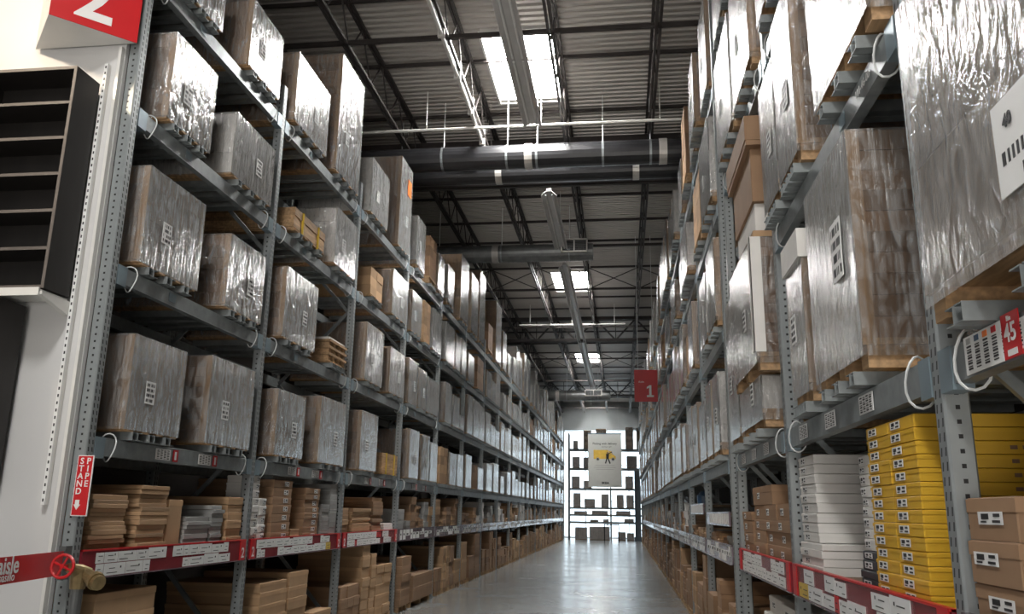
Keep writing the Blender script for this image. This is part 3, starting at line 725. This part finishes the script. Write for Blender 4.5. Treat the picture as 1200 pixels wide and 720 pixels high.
MATWORD = {'brown': 'brown carton', 'tan': 'tan flat carton', 'white': 'white carton', 'grey': 'grey flat pack', 'yellow': 'yellow carton', 'charcoal': 'charcoal carton', 'dark': 'dark carton'}
ZS = 1.272
def sw(k, bay, side): return '%s shelf stack, %s %s bay' % (ORD[k], ORD[bay], side)
def gw(k, bay, side): return '%s floor stack, %s %s bay' % (ORD[k], ORD[bay], side)
# left shelf, measured bays
for k, a in enumerate([(5.55, 5.98, 1.68, 13, 'tan'), (6.14, 6.55, 1.76, 15, 'tan'), (6.60, 6.82, 1.66, 1, 'tan'), (6.88, 7.30, 1.52, 7, 'grey'), (7.32, 7.54, 1.62, 10, 'grey'), (7.62, 7.93, 1.70, 6, 'tan')]):
    stack('left', a[0], a[1], ZS, a[2], a[3], a[4], sw(k, 0, 'left'), depth=.95 if k < 2 else .7, jit=.03, sticker=False)
for k, a in enumerate([(8.12, 8.28, 1.92, 9, 'white'), (8.29, 8.46, 1.70, 5, 'white'), (8.62, 9.13, 1.90, 7, 'brown'), (9.2, 9.45, 1.38, 2, 'tan'), (9.55, 10.02, 1.84, 8, 'brown'), (10.14, 10.4, 1.66, 8, 'grey'), (10.42, 10.68, 1.91, 11, 'grey')]):
    stack('left', a[0], a[1], ZS, a[2], a[3], a[4], sw(k, 1, 'left'), depth=.85 if k in (2, 4) else .28 if k < 2 else .6, jit=.015)
for k, a in enumerate([(10.95, 11.2, 1.62, 5, 'tan'), (11.35, 12.2, 1.62, 8, 'tan'), (12.3, 12.82, 1.78, 10, 'brown'), (12.95, 13.45, 1.4, 3, 'white')]):
    stack('left', a[0], a[1], ZS, a[2], a[3], a[4], sw(k, 2, 'left'), depth=.9, jit=.03, sticker=False)
def random_shelf(side, bay, y0, y1, rr):
    y = y0+.1; k = 0
    while y < y1-.3:
        wd = rr.uniform(.22, .5); top = rr.uniform(.12, .62) if not (side == 'right' and bay in (4, 5)) else rr.uniform(.08, .19); n = max(2, int(top/rr.choice((.05, .08, .12))))
        stack(side, y, min(y+wd, y1-.08), ZS, ZS+top, n, rr.choice(('brown', 'tan', 'brown', 'tan', 'white', 'grey')), sw(k, bay, side), depth=.8, jit=.03, sticker=False)
        y += wd+rr.uniform(.02, .14); k += 1
def random_floor(side, bay, y0, y1, rr):
    y = y0+.12; k = 0
    while y < y1-.4:
        wd = rr.uniform(.4, .85); top = rr.uniform(.35, 1.0); n = max(2, int(top/rr.choice((.1, .14, .2, .3))))
        stack(side, y, min(y+wd, y1-.1), .10, .10+top, n, rr.choice(('brown', 'tan', 'brown')), gw(k, bay, side), depth=.9, jit=.03, set_back=-.03, sticker=False, cols=rr.choice((1, 2)))
        floor_pallet(side, y, min(y+wd, y1-.1), 'beneath '+gw(k, bay, side))
        y += wd+rr.uniform(.05, .3); k += 1
def floor_pallet(side, y0, y1, where):
    s = 1 if side == 'right' else -1; xf = (XR if s > 0 else XL)-s*.03; xa, xb = sorted((xf, xf+s*.95)); hx, hy = (xb-xa)/2, (y1-y0)/2
    b = MB()
    for q in range(3): t = -hy+.05+(2*hy-.1)*q/2; b.box(-hx+.01, hx-.01, t-.04, t+.04, .0, .075, 'wood')
    for q in range(6): t = -hx+.06+(2*hx-.12)*q/5; b.box(t-.05, t+.05, -hy, hy, .075, .098, 'wood')
    tag(b.obj('wooden_pallet', loc=((xa+xb)/2, (y0+y1)/2, 0)), 'low wooden pallet '+where, 'pallet', side+' floor pallets')
# left floor, measured bays
for k, (a, n, mt, cols, y0, y1) in enumerate([(1.0, 5, 'tan', 2, 5.72, 6.50)]):
    stack('left', y0, y1, .1, a, n, mt, gw(k, 0, 'left'), depth=.95, cols=cols, jit=.01, sticker=False); floor_pallet('left', y0, y1, 'beneath '+gw(k, 0, 'left'))
for k, (y0, y1, a, n, cols) in enumerate([(8.45, 9.15, .86, 7, 1), (9.2, 9.75, .92, 6, 1), (9.95, 10.6, .42, 3, 1)]):
    stack('left', y0, y1, .1, a, n, 'tan', gw(k, 1, 'left'), depth=1.0, cols=cols, jit=.03, set_back=-.02, sticker=False); floor_pallet('left', y0, y1, 'beneath '+gw(k, 1, 'left'))
for k, (y0, y1, a, n, cols) in enumerate([(10.98, 11.75, .62, 4, 3), (11.85, 12.2, 1.12, 7, 1), (12.25, 12.5, .98, 6, 1), (12.55, 13.35, .80, 5, 2)]):
    stack('left', y0, y1, .1, a, n, 'tan' if k else 'brown', gw(k, 2, 'left'), depth=.95, cols=cols, jit=.03, set_back=-.02, sticker=False); floor_pallet('left', y0, y1, 'beneath '+gw(k, 2, 'left'))
for k, (y0, y1, a, n, cols) in enumerate([(13.8, 14.4, .86, 6, 1), (14.6, 16.1, .52, 2, 1)]):
    stack('left', y0, y1, .1, a, n, 'brown', gw(k, 3, 'left'), depth=1.0, cols=cols, jit=.04, set_back=-.08, sticker=False); floor_pallet('left', y0, y1, 'beneath '+gw(k, 3, 'left'))
for i in range(3, len(UL)-1): random_shelf('left', i, UL[i], UL[i+1], random.Random(i+100))
for i in range(4, len(UL)-1): random_floor('left', i, UL[i], UL[i+1], random.Random(i+200))
# right shelf, measured bays: brown cartons nearest, yellow, white and charcoal stacks, brown cartons beyond
stack('right', 2.66, 3.02, ZS, 1.67, 3, 'brown', 'near right shelf before the yellow stack', depth=.75, jit=.012, set_back=.02, hs=[1, 1, 1])
stack('right', 1.9, 2.6, ZS, 1.60, 3, 'brown', 'near right shelf at the photo edge', depth=.75, jit=.012, set_back=.06, hs=[1, 1, 1])
stack('right', 2.62, 3.0, 1.672, 2.02, 3, 'yellow', 'on the nearest brown cartons, right shelf', depth=.42, set_back=.30, sticker=False)
stack('right', 3.43, 4.09, ZS, 2.0, 14, 'yellow', 'yellow stack on near right shelf', depth=.85, jit=.006, cols=2, hs=[1]*14)
stack('right', 4.13, 4.48, ZS, 1.445, 4, 'charcoal', 'low stack between yellow and white stacks', depth=.5, jit=.02, set_back=.05)
stack('right', 4.28, 4.47, 1.447, 1.90, 9, 'white', 'slim white stack on the charcoal cartons', depth=.7, jit=.006, set_back=.08)
stack('right', 5.16, 5.76, ZS, 1.45, 4, 'white', 'lower white stack on near right shelf', depth=.8, jit=.012)
stack('right', 5.30, 5.74, 1.452, 1.97, 9, 'white', 'upper white stack on near right shelf', depth=.75, jit=.006, set_back=.04, hs=[1]*9)
stack('right', 6.05, 7.72, ZS, 1.69, 4, 'brown', 'first shelf stack, third right bay', depth=.8, jit=.03, cols=3)
stack('right', 6.75, 7.70, 1.69, 1.84, 1, 'brown', 'topping the first shelf stack, third right bay', depth=.8)
stack('right', 7.80, 8.36, ZS, 1.64, 4, 'brown', 'second shelf stack, third right bay', depth=.8, jit=.02)
for i in range(4, len(UR)-1): random_shelf('right', i, UR[i], UR[i+1], random.Random(i+300))
stack('right', 6.05, 7.4, .1, .98, 6, 'white', 'white floor stack under right shelf', depth=.8, jit=.06, cols=2); floor_pallet('right', 6.05, 7.4, 'beneath the white floor stack, right rack')
stack('right', 3.3, 4.6, .1, .62, 3, 'brown', 'nearest brown floor stack under right shelf', depth=.8, cols=2); floor_pallet('right', 3.3, 4.6, 'beneath the nearest brown floor stack, right rack')
for i in range(4, len(UR)-1): random_floor('right', i, UR[i], UR[i+1], random.Random(i+400))

def vis(c):
    x0, x1, y0, y1, z0, z1 = c[:6]; d2 = ((x0+x1)/2)**2+((y0+y1)/2)**2
    return (z1-z0)*((y1-y0)*.5+.2)/d2
CART.sort(key=vis, reverse=True); rest = MB()
def carton_geo(b, x0, x1, y0, y1, z0, z1, mt):
    H = z1-z0; b.bev(x0, x1, y0, y1, z0, z1-.0, mt, .004)
    if H > .05: b.box(x0-.002, x1+.002, y0-.002, y1+.002, z1-min(.35*H, .05), z1-.004, mt)   # lid lip
for k, (x0, x1, y0, y1, z0, z1, mt, label, s, sticker) in enumerate(CART):
    if k < 295:
        cx, cy = (x0+x1)/2, (y0+y1)/2
        o = thing('carton', (cx, cy, z0), label, 'carton', 'loose cartons on the shelves')
        b = MB(); carton_geo(b, x0-cx, x1-cx, y0-cy, y1-cy, 0, z1-z0, mt); b.obj('carton_body', o)
        H = z1-z0
        fx = (x0-cx-.003) if s > 0 else (x1-cx+.003); hy = (y1-y0)/2; hx = (x1-x0)/2; rr = random.Random(k)
        if sticker and H > .035:
            b = MB(); d = -.0015 if s > 0 else .0015
            big = mt == 'brown' and y0 < 3
            lw, lh = (hy*1.0, H*.30) if big else (min(hy*.9, .12), min(H*.62, .05)); yc = rr.uniform(-.2, .4)*hy if big else hy*.35
            zc = H*rr.uniform(.5, .6) if big else H*.5
            b.box(min(fx, fx+d), max(fx, fx+d), yc-lw/2, yc+lw/2, zc-lh/2, zc+lh/2, 'paper')
            for (u0, u1, v0, v1) in ((-.4, -.15, .1, .35), (.05, .35, -.1, .35), (-.4, -.1, -.35, -.15), (.15, .38, -.35, -.22)):
                b.box(min(fx+d, fx+2*d), max(fx+d, fx+2*d), yc+u0*lw, yc+u1*lw, zc+v0*lh, zc+v1*lh, 'ink')
            b.obj('sticker', o)
        if mt in ('yellow', 'white') and sticker and s > 0 and rr.random() < .5:
            b = MB()
            for q in range(3): b.box(-hx*.2+q*.045, -hx*.2+q*.045+.026, -hy-.0035, -hy-.002, H*.35, H*.65, 'ink' if mt == 'white' else 'dark')
            b.obj('printed_mark', o)
    else: carton_geo(rest, x0, x1, y0, y1, z0, z1, mt)
o = rest.obj('cartons'); tag(o, 'many small brown and tan cartons on the far shelves and floor', 'carton', kind='stuff')
# small insert shelves with pale labels on the right
for k, (y0, y1, z) in enumerate([(9.08, 11.4, 1.62), (11.9, 14.0, 1.74)]):
    b = MB(); b.box(XR+.0, XR+.7, 0, y1-y0, -.02, 0, 'board'); b.box(XR-.02, XR, 0, y1-y0, -.13, .02, 'plastic_clear')
    for q in range(9): b.box(XR-.023, XR-.02, .04+q*.22, .21+q*.22, -.11, .0, 'paper')
    o = b.obj('insert_shelf', loc=(0, y0, z)); tag(o, 'small insert shelf with pale price cards, %s of two on the right' % ('nearer', 'farther')[k], 'shelf', 'insert shelves')
b = MB(); b.tube([(0, 0, 0), (0, 0, .02), (0, 0, .14), (0, 0, .2), (0, 0, .22)], [.06, .10, .10, .06, .02], 'blue', 14)
o = b.obj('blue_bucket', loc=(XR+.12, 13.2, 1.74)); tag(o, 'small dark blue bucket on the farther insert shelf', 'bucket')

# ------------------------------------------------------------------ end rack facing the camera
XE = [-3.35, -.72, 1.9]
for k, x in enumerate(XE):
    o = thing('upright_frame', (x, YEND, 0), 'thin upright frame of the end rack, %s' % ('at its left end', 'in its middle', 'at its right end')[k], 'rack upright', 'end rack uprights')
    for nm, yy in (('front_post', 0), ('rear_post', 1.0)):
        b = MB(); b.bev(-.045, .045, -.045, .045, 0, 6.6, 'post', .008); b.obj(nm, o, (0, yy, 0))
    b = MB()
    for q in range(6): b.bar((0, .05 if q % 2 else .95, .3+q), (0, .95 if q % 2 else .05, 1.32+q), .03, .04, 'steel')
    b.obj('lattice_brace', o)
ZE = [1.10, 1.55, 1.98, 3.15, 4.40, 5.6]
for l, z in enumerate(ZE):
    for k in range(2):
        x0, x1 = XE[k]+.045, XE[k+1]-.045
        b = MB(); b.prism([(YEND-.03, z-.12), (YEND+.03, z-.12), (YEND+.03, z), (YEND-.03, z)], 'x', x0, x1, 'steel'); b.prism([(YEND+.96, z-.12), (YEND+1.0, z-.12), (YEND+1.0, z), (YEND+.96, z)], 'x', x0, x1, 'steel')
        o = b.obj('load_beam'); o['kind'] = 'thing'; tag(o, 'beam pair of the end rack, %s row from the floor, %s half' % (ORD[l], ('left', 'right')[k]), 'rack beam', 'end rack beams', 'thing')
def endload(px0, px1, l, h, st, k):
    z = ZE[l] if l >= 0 else 0.0
    load(0, px0, px1, YEND-.05, YEND+1.0, z, z+h, st, 'on the end rack, %s, %s from left' % ('floor row' if l < 0 else ORD[l]+' beam row', ORD[k]), 0, nbars=0, group='end rack loads')
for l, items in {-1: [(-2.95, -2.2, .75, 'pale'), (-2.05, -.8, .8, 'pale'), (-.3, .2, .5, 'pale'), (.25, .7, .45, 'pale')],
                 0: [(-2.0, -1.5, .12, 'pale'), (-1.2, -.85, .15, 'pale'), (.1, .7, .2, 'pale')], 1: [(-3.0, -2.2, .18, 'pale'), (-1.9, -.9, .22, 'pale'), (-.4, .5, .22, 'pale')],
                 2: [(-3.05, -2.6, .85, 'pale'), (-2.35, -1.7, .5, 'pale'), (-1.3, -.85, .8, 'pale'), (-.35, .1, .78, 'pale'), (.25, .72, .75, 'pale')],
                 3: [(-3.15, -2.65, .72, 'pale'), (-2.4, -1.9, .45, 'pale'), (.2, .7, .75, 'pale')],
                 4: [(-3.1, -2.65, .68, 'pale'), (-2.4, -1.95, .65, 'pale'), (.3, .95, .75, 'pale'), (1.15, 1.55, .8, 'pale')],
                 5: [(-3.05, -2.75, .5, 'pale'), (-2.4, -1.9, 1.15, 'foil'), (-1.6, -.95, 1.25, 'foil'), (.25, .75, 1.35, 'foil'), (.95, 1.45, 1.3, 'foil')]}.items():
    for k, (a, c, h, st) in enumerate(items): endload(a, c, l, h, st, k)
b = MB(); b.box(0, .9, 0, .5, .95, 1.0, 'bookblack')
for x, y in ((.03, .03), (.87, .03), (.03, .47), (.87, .47)): b.box(x-.025, x+.025, y-.025, y+.025, 0, .95, 'bookblack')
o = b.obj('work_table', loc=(-1.1, 51.0, 0)); tag(o, 'tall dark table standing before the end rack', 'table')

# ------------------------------------------------------------------ signs
o = thing('aisle_sign', (.66, 22.0, 4.45), 'red hanging aisle number 1 sign beside the right rack', 'sign')
b = MB(); b.box(-.30, .30, -.015, .015, 0, .84, 'red'); b.obj('sign_board', o)
b = MB(); b.prism([(.02, .12), (.20, .12), (.20, .17), (.14, .17), (.14, .43), (.09, .43), (.02, .385), (.02, .335), (.08, .365), (.08, .17), (.02, .17)], 'y', -.018, -.015, 'paper'); b.obj('numeral', o); text('Aisle', .075, 'paper', o, (-.12, -.02, .52), FRONT)
b = MB(); b.bar((-.2, 0, .84), (-.2, 0, 4.55), .012, .012, 'wirewhite'); b.bar((.2, 0, .84), (.2, 0, 4.55), .012, .012, 'wirewhite'); b.obj('hanging_wires', o)
yb = 44.0; k_ = yb/54
o = thing('hanging_banner', (-.86, yb, 2.92), 'pale hanging banner with yellow truck before the end rack', 'banner')
hw, hh = .86, 2.72
b = MB(); b.box(-hw, hw, -.01, .01, 0, hh, simple('banner_cloth', (.50, .51, .48), .7, var=.02)); b.obj('banner_cloth', o)
b = MB(); b.box(-hw-.02, hw+.02, -.02, .02, hh-.03, hh+.03, 'pillar'); b.obj('top_rail', o)
b = MB(); b.bar((-.7, 0, hh), (-.7, 0, 5.1), .01, .01, 'steel'); b.bar((.7, 0, hh), (.7, 0, 5.1), .01, .01, 'steel'); b.obj('hanging_wires', o)
text('Picking with delivery', .15, 'ink', o, (0, -.015, 2.2), FRONT, bold=.002); text('Starting at $59', .085, 'ink', o, (.1, -.015, 2.04), FRONT)
ye = simple('truck_yellow', (.62, .40, .06), .6)
b = MB(); b.box(-.58, .18, -.016, -.011, 1.42, 1.88, ye); b.prism([(.2, 1.42), (.56, 1.42), (.56, 1.56), (.46, 1.62), (.36, 1.80), (.2, 1.84)], 'y', -.016, -.011, ye); b.prism([(.38, 1.64), (.43, 1.64), (.37, 1.77), (.33, 1.77)], 'y', -.018, -.016, 'grey'); b.obj('truck_picture', o)
b = MB()
for cx in (-.36, .42): b.prism([(cx+.09*math.cos(t*math.pi/8), 1.41+.09*math.sin(t*math.pi/8)) for t in range(16)], 'y', -.021, -.016, 'grey'); b.prism([(cx+.05*math.cos(t*math.pi/8), 1.41+.05*math.sin(t*math.pi/8)) for t in range(16)], 'y', -.024, -.021, 'ink')
b.obj('wheel_pictures', o)
b = MB(); b.prism([(.14+.045*math.cos(t*math.pi/6), 1.73+.05*math.sin(t*math.pi/6)) for t in range(12)], 'y', -.026, -.022, 'dark'); b.prism([(.07, 1.45), (.20, 1.45), (.22, 1.68), (.06, 1.68)], 'y', -.026, -.022, 'ink'); b.prism([(.08, 1.46), (.14, 1.46), (.06, 1.18), (0, 1.2)], 'y', -.026, -.022, 'ink'); b.prism([(.13, 1.46), (.2, 1.46), (.3, 1.2), (.24, 1.17)], 'y', -.026, -.022, 'ink'); b.prism([(.18, 1.66), (.38, 1.76), (.37, 1.80), (.17, 1.71)], 'y', -.026, -.022, 'ink'); b.obj('walking_figure_picture', o)
b = MB()
for q, wq in enumerate((.55, .62, .5)): b.box(-wq*.9, wq*.9, -.013, -.011, 1.08-.1*q, 1.10-.1*q, 'grey')
b.obj('small_print', o)
text('IKEA', .15, 'ink', o, (.02, -.015, .2), FRONT, bold=.006, sx=1.2)

# ------------------------------------------------------------------ left end: panel, sign, bookcases, standpipe, belt
b = MB(); b.box(-6.5, XL-.10, 5.32, 5.36, 0, 9.0, 'cream'); struct('wall_front', b, 'cream end panel beside the left rack')
b = MB(); b.box(-.012, .012, -.012, .012, 1.60, 4.86, 'whitemetal')
b.box(-.014, .014, -.03, -.012, 1.60, 4.86, 'paper')
for k in range(65): b.box(-.005, .005, -.032, -.03, 1.62+k*.05, 1.64+k*.05, 'ink')
o = b.obj('shelf_standard', loc=(-3.83, 5.30, 0)); tag(o, 'white slotted shelf rail on the cream panel beside the left rack', 'shelf rail')
b = MB(); b.box(-.012, .012, 0, .04, 0, 4.1, 'whitemetal'); o = b.obj('panel_edge_strip', loc=(XL-.115, 5.275, .9)); tag(o, 'thin white edge strip between cream panel and first upright', 'strip')
# wedge sign
o = thing('wedge_sign', (-4.04, 5.29, 5.03), 'red wedge sign with white number 2 above the black bookcase', 'sign')
A, Bp, Cp = (-.42, -.0), (0, -.43), (.42, 0)
b = MB(); H = .95
b.face([(A[0], A[1], 0), (Cp[0], Cp[1], 0), (Bp[0], Bp[1], 0)], 'whitemetal'); b.face([(A[0], A[1], H), (Bp[0], Bp[1], H), (Cp[0], Cp[1], H)], 'whitemetal'); b.face([(A[0], A[1], 0), (Bp[0], Bp[1], 0), (Bp[0], Bp[1], H), (A[0], A[1], H)], 'whitemetal'); b.face([(A[0], A[1], 0), (A[0], A[1], H), (Cp[0], Cp[1], H), (Cp[0], Cp[1], 0)], 'whitemetal')
b.obj('sign_body', o)
d = Vector((Cp[0]-Bp[0], Cp[1]-Bp[1], 0)); n = Vector((d.y, -d.x, 0)).normalized(); e = n*.006
b = MB(); b.hexa([tuple(Vector(p)+q) for q, z in ((Vector((0, 0, 0)), 0), (Vector((0, 0, 0)), 1)) for p in ((Bp[0], Bp[1], z*H), (Cp[0], Cp[1], z*H), (Cp[0]+e.x, Cp[1]+e.y, z*H), (Bp[0]+e.x, Bp[1]+e.y, z*H))], 'red'); b.obj('red_face', o)
text('2', .56, 'paper', o, (Bp[0]+d.x*.47+e.x*1.5, Bp[1]+d.y*.47+e.y*1.5, .24), (math.pi/2, 0, math.atan2(d.y, d.x)), bold=.008)
def bookcase(label, x1, w_, y0, z0, z1, nsh):
    o = thing('bookcase', (x1-w_/2, y0+.135, z0), label, 'bookcase'); hx = w_/2; H = z1-z0; t = .022
    for nm, a, c in (('side_panel', -hx, -hx+t), ('side_panel', hx-t, hx)):
        b = MB(); b.bev(a, c, -.132, .135, 0, H, 'bookblack', .003); b.box(a, c, -.136, -.132, 0, H, 'bookedge'); b.obj(nm, o)
    b = MB(); b.box(-hx+t, hx-t, .125, .133, 0, H, 'bookblack'); b.obj('back_panel', o)
    for k in range(nsh+1):
        z = (H-t)*k/nsh; b = MB(); b.box(-hx+t, hx-t, -.13, .125, z, z+t, 'bookblack'); b.box(-hx+t, hx-t, -.135, -.13, z, z+t, 'bookedge'); b.obj('shelf', o)
    return o
bookcase('tall black bookcase mounted high on the cream panel', -3.845, .80, 4.985, 3.02, 4.68, 6)
bookcase('second black bookcase at the lower left edge of the photo', -4.16, .80, 4.985, 1.72, 2.96, 4)
for k, (x0, x1, z) in enumerate([(-4.62, -3.86, 2.975), (-4.93, -4.18, 1.675)]):
    b = MB(); b.box(x0, x1, 4.97, 5.26, .02, .035, 'whitemetal'); b.box(x0, x1, 4.96, 4.975, -.01, .045, 'whitemetal')
    b.prism([(4.98, .0), (5.28, -.08), (5.28, .02), (4.98, .02)], 'x', x1-.03, x1+.012, 'whitemetal')
    o = b.obj('bracket_shelf', loc=(0, 0, z)); tag(o, ('white bracket shelf carrying the tall black bookcase', 'white bracket shelf carrying the lower black bookcase')[k], 'bracket')
# stand pipe sign
o = thing('standpipe_sign', (XL-.045+.07, 5.325, 1.53), 'red and white vertical stand pipe sign on the first left upright', 'sign')
b = MB(); b.box(-.058, .058, -.004, .004, 0, .40, 'paper'); b.box(-.052, .052, -.006, -.004, .006, .394, 'red'); b.obj('sign_plate', o)
for k, ch in enumerate('STAND'): text(ch, .058, 'paper', o, (-.022, -.007, .36-.05*k), FRONT, bold=.001)
for k, ch in enumerate('PIPE'): text(ch, .058, 'paper', o, (.026, -.007, .36-.05*k), FRONT, bold=.001)
b = MB(); b.prism([(-.035, .075), (-.045, .075), (-.02, .04), (.005, .075), (-.005, .075), (-.005, .105), (-.035, .105)], 'y', -.0075, -.006, 'paper'); b.obj('arrow', o)
# standpipe with valve
o = thing('standpipe', (-3.40, 5.12, 0), 'brass standpipe valve with red handwheel at the first left upright', 'valve')
b = MB(); b.tube([(0, .0, 0), (0, .0, 1.12)], .035, 'duct', 14); b.obj('riser_pipe', o)
b = MB(); b.tube([(-.02, -.09, 1.225), (0, 0, 1.19), (.05, .03, 1.17)], [.028, .05, .045], 'brass', 14); b.tube([(0, 0, 1.09), (0, 0, 1.20)], [.045, .055], 'brass', 14); b.tube([(.03, .02, 1.18), (.11, -.02, 1.155), (.125, -.028, 1.15), (.15, -.04, 1.14)], [.04, .042, .056, .056], 'brass', 14); b.tube([(.15, -.04, 1.14), (.175, -.052, 1.132)], [.046, .046], 'brass', 12); b.obj('valve_body', o)
b = MB(); c0 = Vector((-.03, -.13, 1.232)); nrm = Vector((.1, -.97, .1)).normalized(); s1 = nrm.cross(Vector((0, 0, 1))).normalized(); s2 = s1.cross(nrm)
b.tube([tuple(c0+(s1*math.cos(t)+s2*math.sin(t))*.068) for t in [i*math.pi/10 for i in range(20)]], .010, 'red', 8, closed=True)
for q in range(4): t = q*math.pi/2+.4; b.tube([tuple(c0), tuple(c0+(s1*math.cos(t)+s2*math.sin(t))*.066)], .007, 'red', 6)
b.tube([tuple(c0+nrm*.012), tuple(c0-nrm*.05)], .014, 'red', 8); b.obj('handwheel', o)
# belt barrier
o = thing('barrier_belt', (-3.60, 5.24, 1.16), 'red aisle belt stretched beside the standpipe valve, lower left', 'barrier belt')
d = Vector((.16, -.82, 0)); e = Vector((d.y, -d.x, 0)).normalized()
b = MB(); q = d*1.9; w2 = .0025
b.hexa([(-w2, 0, 0), (w2, 0, 0), (q.x+w2, q.y, 0), (q.x-w2, q.y, 0), (-w2, 0, .15), (w2, 0, .15), (q.x+w2, q.y, .15), (q.x-w2, q.y, .15)], 'red'); b.obj('belt_web', o)
ang = math.atan2(-d.y, -d.x)
text('aisle', .135, 'paper', o, (d.x*.70+.008, d.y*.70, .098), (math.pi/2, 0, ang), align='RIGHT', bold=.002)
text('pasillo', .07, 'paper', o, (d.x*.74+.008, d.y*.74, .036), (math.pi/2, 0, ang), align='RIGHT')
b = MB(); b.box(-.03, .015, -.02, .05, -.03, .18, 'duct'); b.obj('belt_clip', o)
# belt post out of frame keeps the belt's near end held
o = thing('barrier_post', (-3.60+q.x, 5.24+q.y-.035, 0), 'grey barrier post holding the near end of the red belt', 'post')
b = MB(); b.tube([(0, 0, .02), (0, 0, 1.34)], .03, 'duct', 14); b.obj('post_tube', o); b = MB(); b.tube([(0, 0, 0), (0, 0, .012), (0, 0, .03)], [.17, .17, .05], 'duct', 20); b.obj('base', o)

dup = {k: v for k, v in LABELS.items() if len(v) > 1}
print('LOADS', NLOAD[0], 'BARS', len(BARS), 'CARTONS', len(CART), 'DUP', len(dup), list(dup.items())[:5], 'MAXW', max(len(k.split()) for k in LABELS), 'OBJ', len(bpy.data.objects))
